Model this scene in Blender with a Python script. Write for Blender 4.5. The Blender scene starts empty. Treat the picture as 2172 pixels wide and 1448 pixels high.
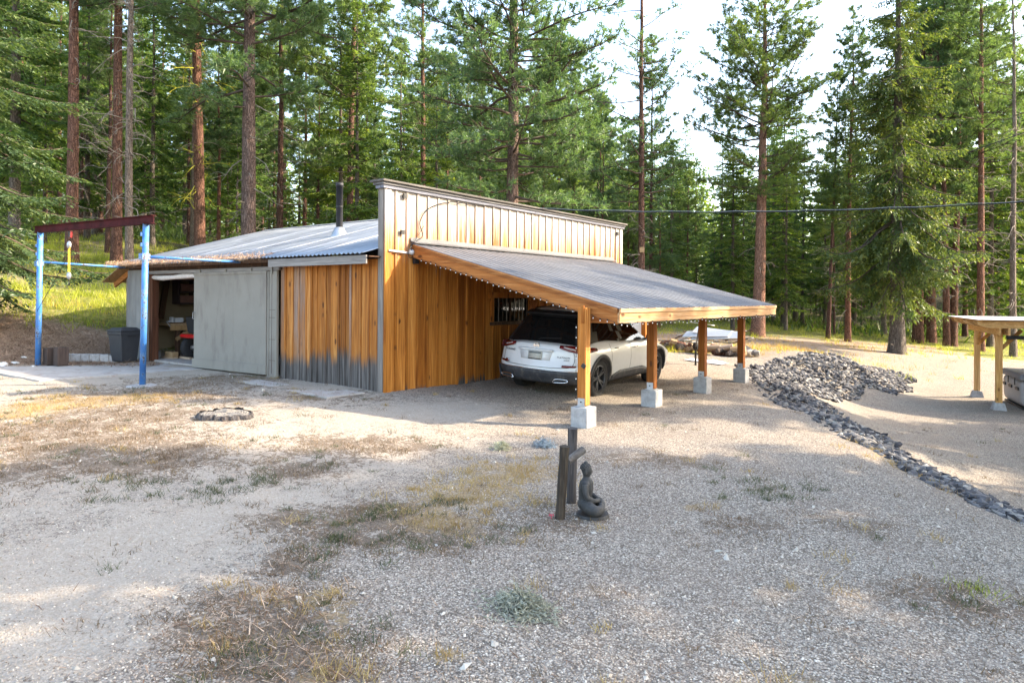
import bpy, math, random
import numpy as np
from mathutils import Vector, Matrix, Euler

sc = bpy.context.scene
COL = sc.collection
# ------------------------------------------------------------------ camera, world, sun, exposure
CAM_H = 1.95
YAW = math.radians(37.3)
cam_d = bpy.data.cameras.new('camera')
cam = bpy.data.objects.new('camera', cam_d); COL.objects.link(cam)
cam_d.sensor_width = 36.0; cam_d.lens = 24.03
cam_d.shift_y = -94.0 / 2172.0
cam_d.clip_start = 0.05; cam_d.clip_end = 1500
cam.matrix_world = Matrix.Translation((0, 0, CAM_H)) @ Matrix.Rotation(YAW, 4, 'Z') @ Matrix.Rotation(math.radians(90), 4, 'X') @ Matrix.Rotation(math.radians(0.33), 4, 'Z')
sc.camera = cam

SUN_AZ = math.radians(40.0)      # from +x towards +y
SUN_EL = math.radians(31.0)
w = bpy.data.worlds.new('World'); sc.world = w; w.use_nodes = True
nt = w.node_tree; nt.nodes.clear()
sky = nt.nodes.new('ShaderNodeTexSky'); sky.sky_type = 'NISHITA'; sky.sun_disc = False
sky.sun_elevation = SUN_EL; sky.sun_rotation = math.pi / 2 - SUN_AZ
sky.air_density = 1.0; sky.dust_density = 2.0; sky.ozone_density = 1.0
bg = nt.nodes.new('ShaderNodeBackground'); bg.inputs[1].default_value = 0.15
wo = nt.nodes.new('ShaderNodeOutputWorld')
nt.links.new(sky.outputs[0], bg.inputs[0]); nt.links.new(bg.outputs[0], wo.inputs[0])
sd = bpy.data.lights.new('sun', 'SUN'); sd.energy = 2.3; sd.angle = math.radians(0.53); sd.color = (1.0, 0.89, 0.74)
sun = bpy.data.objects.new('sun', sd); COL.objects.link(sun)
sdir = Vector((math.cos(SUN_EL) * math.cos(SUN_AZ), math.cos(SUN_EL) * math.sin(SUN_AZ), math.sin(SUN_EL)))
sun.rotation_euler = sdir.to_track_quat('Z', 'Y').to_euler()
sun.location = sdir * 60
sc.view_settings.view_transform = 'Standard'
sc.view_settings.look = 'None'
sc.view_settings.gamma = 1.0
sc.view_settings.use_curve_mapping = False
sc.view_settings.exposure = 2.62
sc.view_settings.use_white_balance = True
sc.view_settings.white_balance_temperature = 7150
sc.render.engine = 'CYCLES'
sc.cycles.max_bounces = 6; sc.cycles.diffuse_bounces = 3; sc.cycles.glossy_bounces = 3
sc.cycles.transmission_bounces = 4; sc.cycles.transparent_max_bounces = 8
sc.cycles.sample_clamp_indirect = 8
sc.cycles.caustics_reflective = False; sc.cycles.caustics_refractive = False
try:
    sc.cycles.use_denoising = True; sc.cycles.denoiser = 'OPENIMAGEDENOISE'
except Exception:
    pass

# ------------------------------------------------------------------ measuring helpers
SY, CY = math.sin(YAW), math.cos(YAW)
def cam2w(X, Y):                      # X metres right of, Y metres in front of the viewpoint -> site axes
    return (X * CY - Y * SY, X * SY + Y * CY)
def w2cam(x, y):
    return (x * CY + y * SY, -x * SY + y * CY)
def at(px, d):                        # bearing of a measured point, d metres away
    return cam2w((px - 1086) / 1450.0 * d, d)

rng = np.random.default_rng(7)
random.seed(7)

# ------------------------------------------------------------------ object helpers
def tag(o, label=None, cat=None, group=None, kind=None):
    if label: o['label'] = label
    if cat: o['category'] = cat
    if group: o['group'] = group
    if kind: o['kind'] = kind
    return o
def empty(name, loc, rz=0.0, label=None, cat=None, group=None):
    o = bpy.data.objects.new(name, None); COL.objects.link(o)
    o.empty_display_size = 0.2
    o.location = loc; o.rotation_euler = (0, 0, rz)
    return tag(o, label, cat, group)
def link(name, me, parent=None, loc=None, rot=None, scale=None, label=None):
    o = bpy.data.objects.new(name, me); COL.objects.link(o)
    if parent is not None: o.parent = parent
    if loc is not None: o.location = loc
    if rot is not None: o.rotation_euler = rot
    if scale is not None: o.scale = scale
    if label: o['label'] = label
    return o
def np_mesh(name, V, F, mats, midx=None, smooth=False):
    V = np.asarray(V, dtype=np.float32).reshape(-1, 3); F = np.asarray(F, dtype=np.int32)
    me = bpy.data.meshes.new(name)
    n, k = F.shape
    me.vertices.add(len(V)); me.vertices.foreach_set('co', V.ravel())
    me.loops.add(n * k); me.loops.foreach_set('vertex_index', F.ravel())
    me.polygons.add(n); me.polygons.foreach_set('loop_start', np.arange(0, n * k, k, dtype=np.int32))
    me.polygons.foreach_set('loop_total', np.full(n, k, dtype=np.int32))
    for m in (mats if isinstance(mats, (list, tuple)) else [mats]): me.materials.append(m)
    if midx is not None: me.polygons.foreach_set('material_index', np.asarray(midx, dtype=np.int32))
    me.polygons.foreach_set('use_smooth', np.full(n, smooth))
    me.update(calc_edges=True)
    return me
class MB:
    def __init__(s): s.v = []; s.f = []; s.m = []; s.cur = 0
    def add(s, V, F):
        b = len(s.v); s.v += [tuple(p) for p in V]; s.f += [tuple(i + b for i in f) for f in F]; s.m += [s.cur] * len(F)
    def box(s, c, size, rot=None):
        hx, hy, hz = size[0] / 2, size[1] / 2, size[2] / 2
        P = [Vector((x, y, z)) for z in (-hz, hz) for y in (-hy, hy) for x in (-hx, hx)]
        if rot is not None:
            R = Euler(rot).to_matrix(); P = [R @ p for p in P]
        s.add([p + Vector(c) for p in P], [(0, 2, 3, 1), (4, 5, 7, 6), (0, 1, 5, 4), (2, 6, 7, 3), (0, 4, 6, 2), (1, 3, 7, 5)])
    def tube(s, path, radii, seg=8, caps=True):
        path = [Vector(p) for p in path]; n = len(path); V = []; F = []
        up = Vector((0, 0, 1))
        t0 = (path[1] - path[0]).normalized()
        a = t0.orthogonal().normalized()
        for i, p in enumerate(path):
            t = (path[min(i + 1, n - 1)] - path[max(i - 1, 0)])
            t = t.normalized() if t.length > 1e-9 else t0
            a = (a - t * a.dot(t)); a = a.normalized() if a.length > 1e-6 else t.orthogonal().normalized()
            b = t.cross(a); r = radii[i] if hasattr(radii, '__len__') else radii
            for k in range(seg):
                an = 2 * math.pi * k / seg
                V.append(p + (a * math.cos(an) + b * math.sin(an)) * r)
        for i in range(n - 1):
            for k in range(seg):
                k2 = (k + 1) % seg
                F.append((i * seg + k, i * seg + k2, (i + 1) * seg + k2, (i + 1) * seg + k))
        if caps:
            F.append(tuple(range(seg - 1, -1, -1))); F.append(tuple((n - 1) * seg + k for k in range(seg)))
        s.add(V, F)
    def lathe(s, prof, c=(0, 0, 0), axis='Z', seg=24):
        V = []; F = []
        for (r, h) in prof:
            for k in range(seg):
                an = 2 * math.pi * k / seg; x, y = r * math.cos(an), r * math.sin(an)
                p = (x, y, h) if axis == 'Z' else ((h, x, y) if axis == 'X' else (y, h, x))
                V.append((p[0] + c[0], p[1] + c[1], p[2] + c[2]))
        for i in range(len(prof) - 1):
            for k in range(seg):
                k2 = (k + 1) % seg
                F.append((i * seg + k, i * seg + k2, (i + 1) * seg + k2, (i + 1) * seg + k))
        s.add(V, F)
    def sphere(s, c, r, seg=12, rings=8):
        if not hasattr(r, '__len__'): r = (r, r, r)
        V = []; F = []
        for i in range(rings + 1):
            th = math.pi * i / rings
            for k in range(seg):
                an = 2 * math.pi * k / seg
                V.append((c[0] + r[0] * math.sin(th) * math.cos(an), c[1] + r[1] * math.sin(th) * math.sin(an), c[2] + r[2] * math.cos(th)))
        for i in range(rings):
            for k in range(seg):
                k2 = (k + 1) % seg
                F.append((i * seg + k, (i + 1) * seg + k, (i + 1) * seg + k2, i * seg + k2))
        s.add(V, F)
    def mesh(s, name, mats, smooth=False):
        me = bpy.data.meshes.new(name); me.from_pydata([tuple(p) for p in s.v], [], s.f)
        for m in (mats if isinstance(mats, (list, tuple)) else [mats]): me.materials.append(m)
        if any(s.m): me.polygons.foreach_set('material_index', s.m)
        if smooth: me.polygons.foreach_set('use_smooth', [True] * len(me.polygons))
        me.update(); return me
    def build(s, name, mats, parent=None, smooth=False, loc=None, rot=None, label=None):
        return link(name, s.mesh(name, mats, smooth), parent, loc, rot, None, label)
_boxcache = {}
def boxo(name, c, size, mat, parent=None, rot=None, bevel=0.0, label=None):
    """one box as an object of its own; c is in the site axes, parents here are never rotated"""
    key = (tuple(round(v, 3) for v in size), mat.name, round(bevel, 4))
    me = _boxcache.get(key)
    if me is None:
        if bevel:
            import bmesh
            bm = bmesh.new(); bmesh.ops.create_cube(bm, size=1.0)
            for v in bm.verts: v.co = Vector((v.co.x * size[0], v.co.y * size[1], v.co.z * size[2]))
            bmesh.ops.bevel(bm, geom=list(bm.edges), offset=bevel, segments=1, affect='EDGES')
            me = bpy.data.meshes.new(name); bm.to_mesh(me); bm.free(); me.materials.append(mat)
        else:
            b = MB(); b.box((0, 0, 0), size); me = b.mesh(name, mat)
        _boxcache[key] = me
    loc = Vector(c)
    if parent is not None: loc = loc - parent.location
    return link(name, me, parent, loc, rot, None, label)

# ------------------------------------------------------------------ materials
def newmat(name):
    m = bpy.data.materials.new(name); m.use_nodes = True
    n = m.node_tree; n.nodes.clear()
    out = n.nodes.new('ShaderNodeOutputMaterial')
    return m, n, out
class NT:
    def __init__(s, name): s.m, s.t, s.out = newmat(name)
    def n(s, t, **kw):
        nd = s.t.nodes.new(t)
        for k, v in kw.items():
            if k.startswith('i_'): nd.inputs[k[2:].replace('_', ' ')].default_value = v
            else: setattr(nd, k, v)
        return nd
    def l(s, a, b): s.t.links.new(a, b)
    def pos(s): return s.n('ShaderNodeNewGeometry').outputs['Position']
    def objc(s): return s.n('ShaderNodeTexCoord').outputs['Object']
    def mapp(s, vec, scale=(1, 1, 1), loc=None):
        m = s.n('ShaderNodeMapping'); m.inputs['Scale'].default_value = scale
        s.l(vec, m.inputs['Vector'])
        if loc is not None: s.l(loc, m.inputs['Location'])
        return m.outputs[0]
    def noise(s, vec, scale, detail=4, rough=0.55, dist=0.0):
        m = s.n('ShaderNodeTexNoise'); m.inputs['Scale'].default_value = scale; m.inputs['Detail'].default_value = detail
        m.inputs['Roughness'].default_value = rough; m.inputs['Distortion'].default_value = dist
        s.l(vec, m.inputs['Vector']); return m.outputs['Fac']
    def ramp(s, fac, stops, interp='LINEAR'):
        r = s.n('ShaderNodeValToRGB'); r.color_ramp.interpolation = interp
        e = r.color_ramp.elements
        while len(e) < len(stops): e.new(0.5)
        for i, (p, c) in enumerate(stops):
            e[i].position = p; e[i].color = (c[0], c[1], c[2], 1) if hasattr(c, '__len__') else (c, c, c, 1)
        s.l(fac, r.inputs[0]); return r.outputs[0]
    def mix(s, fac, a, b, mode='MIX'):
        m = s.n('ShaderNodeMix', data_type='RGBA', blend_type=mode)
        for sock, v in ((m.inputs[0], fac), (m.inputs[6], a), (m.inputs[7], b)):
            if hasattr(v, 'is_linked') or hasattr(v, 'links'): s.l(v, sock)
            elif hasattr(v, '__len__'): sock.default_value = (v[0], v[1], v[2], 1)
            else: sock.default_value = v
        return m.outputs[2]
    def math(s, op, a, b=None, clamp=False):
        m = s.n('ShaderNodeMath', operation=op, use_clamp=clamp)
        for sock, v in ((m.inputs[0], a), (m.inputs[1], b)):
            if v is None: continue
            if hasattr(v, 'links'): s.l(v, sock)
            else: sock.default_value = v
        return m.outputs[0]
    def maprange(s, v, a, b, c=0.0, d=1.0):
        m = s.n('ShaderNodeMapRange'); m.inputs[1].default_value = a; m.inputs[2].default_value = b
        m.inputs[3].default_value = c; m.inputs[4].default_value = d; s.l(v, m.inputs[0]); return m.outputs[0]
    def bump(s, h, strength=0.3, dist=0.01, normal=None):
        b = s.n('ShaderNodeBump'); b.inputs['Strength'].default_value = strength; b.inputs['Distance'].default_value = dist
        s.l(h, b.inputs['Height'])
        if normal is not None: s.l(normal, b.inputs['Normal'])
        return b.outputs[0]
    def pbsdf(s, color, rough=0.8, metal=0.0, normal=None, spec=0.5, coat=0.0, finish=True):
        p = s.n('ShaderNodeBsdfPrincipled')
        for nm, v in (('Base Color', color), ('Roughness', rough), ('Metallic', metal)):
            if hasattr(v, 'links'): s.l(v, p.inputs[nm])
            elif hasattr(v, '__len__'): p.inputs[nm].default_value = (v[0], v[1], v[2], 1)
            else: p.inputs[nm].default_value = v
        p.inputs['Specular IOR Level'].default_value = spec
        if coat: p.inputs['Coat Weight'].default_value = coat; p.inputs['Coat Roughness'].default_value = 0.05
        if normal is not None: s.l(normal, p.inputs['Normal'])
        if finish: s.l(p.outputs[0], s.out.inputs[0])
        return p
def simple(name, col, rough=0.7, metal=0.0, var=0.25, scale=6.0, bump=0.15, bscale=60, spec=0.4, coat=0.0, dirt=None):
    t = NT(name); o = t.pos()
    f = t.noise(o, scale, 5, 0.6)
    c = t.ramp(f, [(0.3, [v * (1 - var) for v in col]), (0.7, [min(1, v * (1 + var)) for v in col])])
    if dirt is not None:
        g = t.noise(t.mapp(o, (1, 1, 0.35)), scale * 1.7, 6, 0.65)
        c = t.mix(t.ramp(g, [(0.52, 0.0), (0.68, 0.85)]), c, dirt)
    nrm = t.bump(t.noise(o, bscale, 4, 0.6), bump, 0.01) if bump else None
    t.pbsdf(c, rough, metal, nrm, spec, coat)
    return t.m

def wood(name, axis, base, dark, light, weather=None, rot=None, rough=0.75, knots=True, silver=(0.42, 0.41, 0.42)):
    """axis: grain direction 0/1/2.  weather=(z0,z1): silvered above; rot=(z0,z1): blackened below"""
    t = NT(name); P = t.pos()
    oi = t.n('ShaderNodeObjectInfo').outputs['Random']
    off = t.n('ShaderNodeCombineXYZ')
    r1 = t.math('MULTIPLY', oi, 37.0); t.l(r1, off.inputs[0]); t.l(r1, off.inputs[1]); t.l(t.math('MULTIPLY', oi, 61.0), off.inputs[2])
    sc1 = [14.0] * 3; sc1[axis] = 0.55
    sc2 = [90.0] * 3; sc2[axis] = 2.2
    v1 = t.mapp(P, tuple(sc1), off.outputs[0]); v2 = t.mapp(P, tuple(sc2), off.outputs[0])
    g1 = t.noise(v1, 1.0, 4, 0.6, 1.2); g2 = t.noise(v2, 1.0, 3, 0.6)
    c = t.ramp(g1, [(0.28, dark), (0.5, base), (0.74, light)])
    c = t.mix(t.ramp(g2, [(0.35, 0.45), (0.6, 0.0)]), c, [v * 0.6 for v in dark])
    # board to board difference
    c = t.mix(1.0, c, t.ramp(oi, [(0.0, (0.58, 0.54, 0.52)), (0.3, (0.88, 0.84, 0.80)), (0.65, (1.05, 1.08, 1.15)), (1.0, (1.25, 1.38, 1.8))]), 'MULTIPLY')
    h = t.math('ADD', t.math('MULTIPLY', g1, 0.5), t.math('MULTIPLY', g2, 0.5))
    if knots:
        sk = [5.5] * 3; sk[axis] = 2.6
        vo = t.n('ShaderNodeTexVoronoi', feature='F1'); vo.inputs['Scale'].default_value = 1.0; vo.inputs['Randomness'].default_value = 1.0
        t.l(t.mapp(P, tuple(sk), off.outputs[0]), vo.inputs['Vector'])
        kc = t.n('ShaderNodeSeparateColor'); t.l(vo.outputs['Color'], kc.inputs[0])
        k = t.math('MULTIPLY', t.ramp(vo.outputs['Distance'], [(0.0, 0.95), (0.11, 0.8), (0.20, 0.0)]), t.ramp(kc.outputs[0], [(0.55, 0.0), (0.62, 1.0)]))
        c = t.mix(k, c, (0.07, 0.024, 0.008))
    sep = t.n('ShaderNodeSeparateXYZ'); t.l(P, sep.inputs[0]); z = sep.outputs[2]
    big = t.noise(t.mapp(P, (5.0, 5.0, 0.7), off.outputs[0]), 1.0, 4, 0.6)
    fine = t.noise(t.mapp(P, (26.0, 26.0, 1.1), off.outputs[0]), 1.0, 4, 0.65)
    if rot is not None and rot[0] > .5:
        c = t.mix(t.math('MULTIPLY', t.ramp(oi, [(0.0, 0.0), (0.60, 0.0), (0.64, 1.0), (0.74, 1.0), (0.78, 0.0)]), t.ramp(big, [(0.35, 0.25), (0.65, 0.9)])), c, t.ramp(g2, [(0.3, (0.14, 0.10, 0.08)), (0.7, (0.34, 0.29, 0.26))]))
    if weather is not None:
        zz = t.math('ADD', z, t.math('MULTIPLY', t.math('SUBTRACT', fine, 0.5), 2.6))
        zz = t.math('ADD', zz, t.math('MULTIPLY', t.math('SUBTRACT', big, 0.5), 1.3))
        zz = t.math('ADD', zz, t.math('MULTIPLY', t.math('SUBTRACT', oi, 0.5), 0.35))
        f = t.maprange(zz, weather[0], weather[1])
        sv = t.ramp(g2, [(0.3, [v * 0.55 for v in silver]), (0.55, silver), (0.8, [min(1, v * 1.35) for v in silver])])
        c = t.mix(t.math('MULTIPLY', f, 0.93), c, sv)
    if rot is not None:
        zz = t.math('ADD', z, t.math('MULTIPLY', t.math('SUBTRACT', fine, 0.5), 0.50))
        zz = t.math('ADD', zz, t.math('MULTIPLY', t.math('SUBTRACT', oi, 0.5), 0.30))
        f = t.maprange(zz, rot[1], rot[0])
        gr = t.ramp(fine, [(0.34, (0.035, 0.030, 0.028)), (0.5, (0.090, 0.080, 0.074)), (0.68, (0.16, 0.145, 0.135))])
        c = t.mix(f, c, gr)
    t.pbsdf(c, rough, 0.0, t.bump(h, 0.5, 0.006), 0.25)
    return t.m

ORANGE = dict(base=(0.44, 0.150, 0.020), dark=(0.22, 0.060, 0.008), light=(0.60, 0.25, 0.050))
M = {}
M['board_side'] = wood('pine board, silvered above', 2, weather=(2.78, 3.72), rot=(0.12, 0.24), silver=(0.45, 0.415, 0.375), **ORANGE)
M['board_front'] = wood('pine board, rotted foot', 2, rot=(0.66, 0.88), base=(0.44, 0.155, 0.026), dark=(0.17, 0.055, 0.012), light=(0.60, 0.29, 0.085))
M['grey_board_v'] = wood('grey weathered board upright', 2, (0.27, 0.25, 0.235), (0.15, 0.14, 0.13), (0.42, 0.39, 0.36), knots=False)
M['grey_board_x'] = wood('grey weathered board along x', 0, (0.27, 0.26, 0.25), (0.14, 0.13, 0.13), (0.40, 0.38, 0.36), knots=False)
M['grey_board_y'] = wood('grey weathered board along y', 1, (0.135, 0.128, 0.122), (0.07, 0.066, 0.062), (0.22, 0.21, 0.20), knots=False)
M['rafter'] = wood('stained rafter', 0, (0.44, 0.165, 0.042), (0.25, 0.075, 0.018), (0.60, 0.27, 0.09))
M['fascia'] = wood('stained fascia', 1, (0.47, 0.27, 0.12), (0.31, 0.14, 0.05), (0.60, 0.42, 0.25))
M['post'] = wood('stained post', 2, (0.42, 0.135, 0.018), (0.24, 0.075, 0.014), (0.58, 0.26, 0.07))
M['pergola_x'] = wood('honey wood along x', 0, (0.60, 0.33, 0.11), (0.40, 0.19, 0.055), (0.75, 0.47, 0.20))
M['pergola_y'] = wood('honey wood along y', 1, (0.60, 0.33, 0.11), (0.40, 0.19, 0.055), (0.75, 0.47, 0.20))
M['pergola_z'] = wood('honey wood upright', 2, (0.58, 0.30, 0.09), (0.38, 0.17, 0.045), (0.72, 0.44, 0.17))
M['old_post'] = wood('dark old post', 2, (0.06, 0.048, 0.037), (0.012, 0.010, 0.009), (0.15, 0.125, 0.095), knots=False)
M['dark_wood'] = wood('dark brown timber', 2, (0.09, 0.045, 0.025), (0.03, 0.018, 0.012), (0.16, 0.085, 0.05), knots=False)
M['block_wood'] = wood('brown block', 2, (0.085, 0.060, 0.050), (0.05, 0.035, 0.03), (0.13, 0.095, 0.08), knots=False)
M['firewood'] = wood('cut firewood', 0, (0.42, 0.28, 0.15), (0.25, 0.15, 0.08), (0.55, 0.40, 0.24), knots=False)
M['plywood'] = wood('plywood', 2, (0.42, 0.26, 0.12), (0.30, 0.17, 0.07), (0.52, 0.35, 0.18))
M['door_paint'] = simple('grey brown door paint', (0.25, 0.232, 0.20), 0.8, 0, 0.07, 1.6, 0.25, 220, 0.3, dirt=(0.19, 0.165, 0.145))
M['concrete'] = simple('concrete', (0.36, 0.355, 0.35), 0.9, 0, 0.22, 9, 0.5, 90, 0.2, dirt=(0.27, 0.265, 0.25))
M['slab'] = simple('slab concrete', (0.40, 0.37, 0.34), 0.9, 0, 0.15, 3, 0.4, 60, 0.2, dirt=(0.27, 0.21, 0.17))
M['galv'] = simple('galvanised steel', (0.40, 0.42, 0.45), 0.45, 0.7, 0.2, 12, 0.1, 60)
M['dark_metal'] = simple('black metal', (0.02, 0.02, 0.022), 0.45, 0.3, 0.2, 12, 0.05, 60)
M['pipe_black'] = simple('stove pipe black', (0.022, 0.022, 0.026), 0.6, 0.2, 0.4, 4, 0.1, 40)
M['red_steel'] = simple('dark red steel', (0.055, 0.009, 0.011), 0.85, 0.0, 0.5, 3, 0.2, 40, 0.12, dirt=(0.025, 0.010, 0.01))
M['rubber'] = simple('rubber', (0.022, 0.022, 0.023), 0.85, 0, 0.2, 20, 0.2, 120)
M['bin'] = simple('bin plastic', (0.035, 0.037, 0.042), 0.55, 0, 0.15, 8, 0.15, 90)
M['black_plastic'] = simple('black plastic', (0.016, 0.016, 0.018), 0.5, 0, 0.1, 8, 0.05, 90)
M['bulb'] = simple('bulb glass white', (0.85, 0.84, 0.80), 0.15, 0, 0.03, 8, 0, 10, 0.5)
M['wire'] = simple('wire insulation', (0.015, 0.015, 0.016), 0.6, 0, 0.1, 8, 0, 10)
M['wire_grey'] = simple('grey wire', (0.30, 0.32, 0.34), 0.4, 0.5, 0.1, 8, 0, 10)
M['conduit'] = simple('grey conduit', (0.55, 0.56, 0.57), 0.45, 0.2, 0.1, 8, 0, 10)
M['yellow_rope'] = simple('yellow rope', (0.65, 0.50, 0.04), 0.8, 0, 0.2, 40, 0.3, 200)
M['red_paint'] = simple('red mower paint', (0.45, 0.012, 0.012), 0.3, 0, 0.1, 8, 0, 10, 0.5, 0.4)
M['white_paint'] = simple('white panel', (0.75, 0.76, 0.78), 0.5, 0, 0.08, 5, 0.1, 20)
M['tarp'] = simple('crumpled plastic', (0.72, 0.75, 0.80), 0.35, 0, 0.12, 18, 0.8, 26)
M['teal'] = simple('teal paint', (0.012, 0.30, 0.30), 0.5, 0, 0.06, 4, 0.05, 20)
M['tub'] = simple('tub side panel', (0.33, 0.31, 0.30), 0.6, 0, 0.08, 10, 0.15, 50)
M['tub_cover'] = simple('grey tub cover', (0.15, 0.15, 0.16), 0.6, 0, 0.1, 10, 0.2, 30)
M['interior'] = simple('beige interior panel', (0.26, 0.20, 0.125), 0.9, 0, 0.1, 3, 0.05, 20)
M['shelf'] = simple('dark shelf', (0.05, 0.035, 0.035), 0.8, 0, 0.3, 6, 0.05, 20)
M['tub_white'] = simple('white rolled tarp', (0.62, 0.58, 0.56), 0.7, 0, 0.15, 20, 0.6, 40)
M['pink'] = simple('pink petal', (0.60, 0.06, 0.10), 0.6, 0, 0.1, 20, 0, 40)
M['needle_litter'] = simple('dry needles', (0.24, 0.12, 0.05), 0.9, 0, 0.4, 30, 0, 40)
M['white_rock'] = simple('pale stone', (0.62, 0.60, 0.57), 0.85, 0, 0.2, 14, 0.5, 40)
M['pale_stone'] = simple('light stone', (0.46, 0.42, 0.36), 0.9, 0, 0.25, 14, 0.5, 40)
M['lattice'] = simple('fence wire', (0.2, 0.2, 0.18), 0.6, 0.3, 0.1, 8, 0, 10)

def blue_mat():
    t = NT('chipped blue paint'); P = t.pos()
    f = t.noise(t.mapp(P, (1, 1, 0.6)), 7.0, 6, 0.7)
    g = t.noise(P, 28.0, 5, 0.7)
    c = t.ramp(t.noise(P, 3.0, 4), [(0.3, (0.028, 0.135, 0.40)), (0.7, (0.06, 0.235, 0.56))])
    c = t.mix(t.ramp(f, [(0.50, 0.0), (0.60, 0.7)]), c, (0.20, 0.32, 0.46))
    c = t.mix(t.ramp(t.math('ADD', t.math('MULTIPLY', g, .5), t.math('MULTIPLY', f, .5)), [(0.55, 0.0), (0.58, 1.0)]), c, (0.07, 0.035, 0.03))
    t.pbsdf(c, 0.5, 0.0, t.bump(g, 0.25, 0.004)); return t.m
M['blue'] = blue_mat()
def metal_roof(name, col, rough, metal, rust, needles):
    t = NT(name); P = t.pos()
    oi = t.n('ShaderNodeObjectInfo').outputs['Random']
    a = t.noise(t.mapp(P, (6.0, 0.9, 1)), 1.0, 5, 0.6)
    c = t.ramp(a, [(0.3, [v * 0.78 for v in col]), (0.7, [min(1, v * 1.2) for v in col])])
    c = t.mix(1.0, c, t.ramp(oi, [(0.0, (0.86, 0.87, 0.9)), (1.0, (1.12, 1.12, 1.1))]), 'MULTIPLY')
    if rust: c = t.mix(t.ramp(t.noise(t.mapp(P, (3.2, 1.1, 1)), 1.0, 6, 0.7), [(0.58, 0.0), (0.70, rust)]), c, (0.20, 0.11, 0.07))
    if needles: c = t.mix(t.ramp(t.noise(P, 2.4, 7, 0.75), [(0.57, 0.0), (0.64, needles)]), c, (0.20, 0.12, 0.07))
    t.pbsdf(c, t.ramp(t.noise(P, 4.0, 4), [(0.3, rough - 0.1), (0.7, rough + 0.12)]), metal, None, 0.5)
    return t.m
M['barn_roof'] = metal_roof('old galvanised roofing', (0.30, 0.33, 0.375), 0.42, 0.55, 0.12, 0.30)
M['carport_roof'] = metal_roof('charcoal steel roofing', (0.125, 0.127, 0.134), 0.5, 0.1, 0.0, 0.0)
M['corr_wall'] = metal_roof('old corrugated wall', (0.20, 0.205, 0.205), 0.6, 0.3, 0.4, 0.0)

def glass(name, tint, alpha):
    t = NT(name)
    tr = t.n('ShaderNodeBsdfTransparent'); tr.inputs[0].default_value = (*tint, 1)
    gl = t.n('ShaderNodeBsdfGlossy'); gl.inputs['Roughness'].default_value = 0.03; gl.inputs[0].default_value = (0.9, 0.9, 0.9, 1)
    df = t.n('ShaderNodeBsdfDiffuse'); df.inputs[0].default_value = (0.012, 0.012, 0.013, 1)
    m1 = t.n('ShaderNodeMixShader'); m1.inputs[0].default_value = alpha
    t.l(tr.outputs[0], m1.inputs[1]); t.l(df.outputs[0], m1.inputs[2])
    fr = t.n('ShaderNodeFresnel'); fr.inputs[0].default_value = 1.5
    m2 = t.n('ShaderNodeMixShader'); t.l(fr.outputs[0], m2.inputs[0]); t.l(m1.outputs[0], m2.inputs[1]); t.l(gl.outputs[0], m2.inputs[2])
    t.l(m2.outputs[0], t.out.inputs[0]); return t.m
M['privacy_glass'] = glass('privacy glass', (0.10, 0.10, 0.11), 0.75)
M['clear_glass'] = glass('side glass', (0.78, 0.86, 0.80), 0.04)
M['window_glass'] = glass('shed window glass', (0.4, 0.4, 0.4), 0.6)
def car_paint():
    t = NT('pearl white paint'); P = t.pos(); sep = t.n('ShaderNodeSeparateXYZ'); t.l(P, sep.inputs[0])
    d = t.math('MULTIPLY', t.maprange(sep.outputs[2], 1.0, 0.25), t.ramp(t.noise(P, 5.0, 6, 0.7), [(0.3, 0.25), (0.75, 1.0)]))
    c = t.mix(t.math('MULTIPLY', d, 0.55), (0.76, 0.77, 0.78), (0.42, 0.40, 0.38))
    t.pbsdf(c, 0.28, 0.0, None, 0.5, 0.6); return t.m
M['car_paint'] = car_paint()
M['car_black'] = simple('dusty black trim', (0.045, 0.045, 0.05), 0.55, 0, 0.3, 8, 0.1, 120, 0.4, dirt=(0.12, 0.11, 0.10))
M['chrome'] = simple('chrome', (0.75, 0.75, 0.76), 0.12, 1.0, 0.02, 5, 0, 10)
M['rim'] = simple('dark wheel rim', (0.10, 0.105, 0.115), 0.35, 0.7, 0.1, 10, 0, 10)
M['lamp_red'] = simple('red lamp lens', (0.13, 0.003, 0.004), 0.12, 0, 0.15, 14, 0, 10, 0.6, 0.8)
M['lamp_clear'] = simple('clear lamp lens', (0.55, 0.50, 0.50), 0.12, 0.2, 0.05, 14, 0, 10, 0.6, 0.8)
M['plate'] = simple('licence plate', (0.50, 0.49, 0.44), 0.5, 0, 0.12, 16, 0, 10)
M['plate_blue'] = simple('plate band', (0.20, 0.23, 0.24), 0.5, 0, 0.4, 40, 0, 10)
M['seat'] = simple('dark upholstery', (0.02, 0.02, 0.02), 0.8, 0, 0.1, 8, 0, 10)
M['stone_statue'] = simple('dark resin stone', (0.038, 0.037, 0.036), 0.6, 0, 0.35, 16, 0.45, 110, 0.4, dirt=(0.075, 0.072, 0.068))

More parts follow.
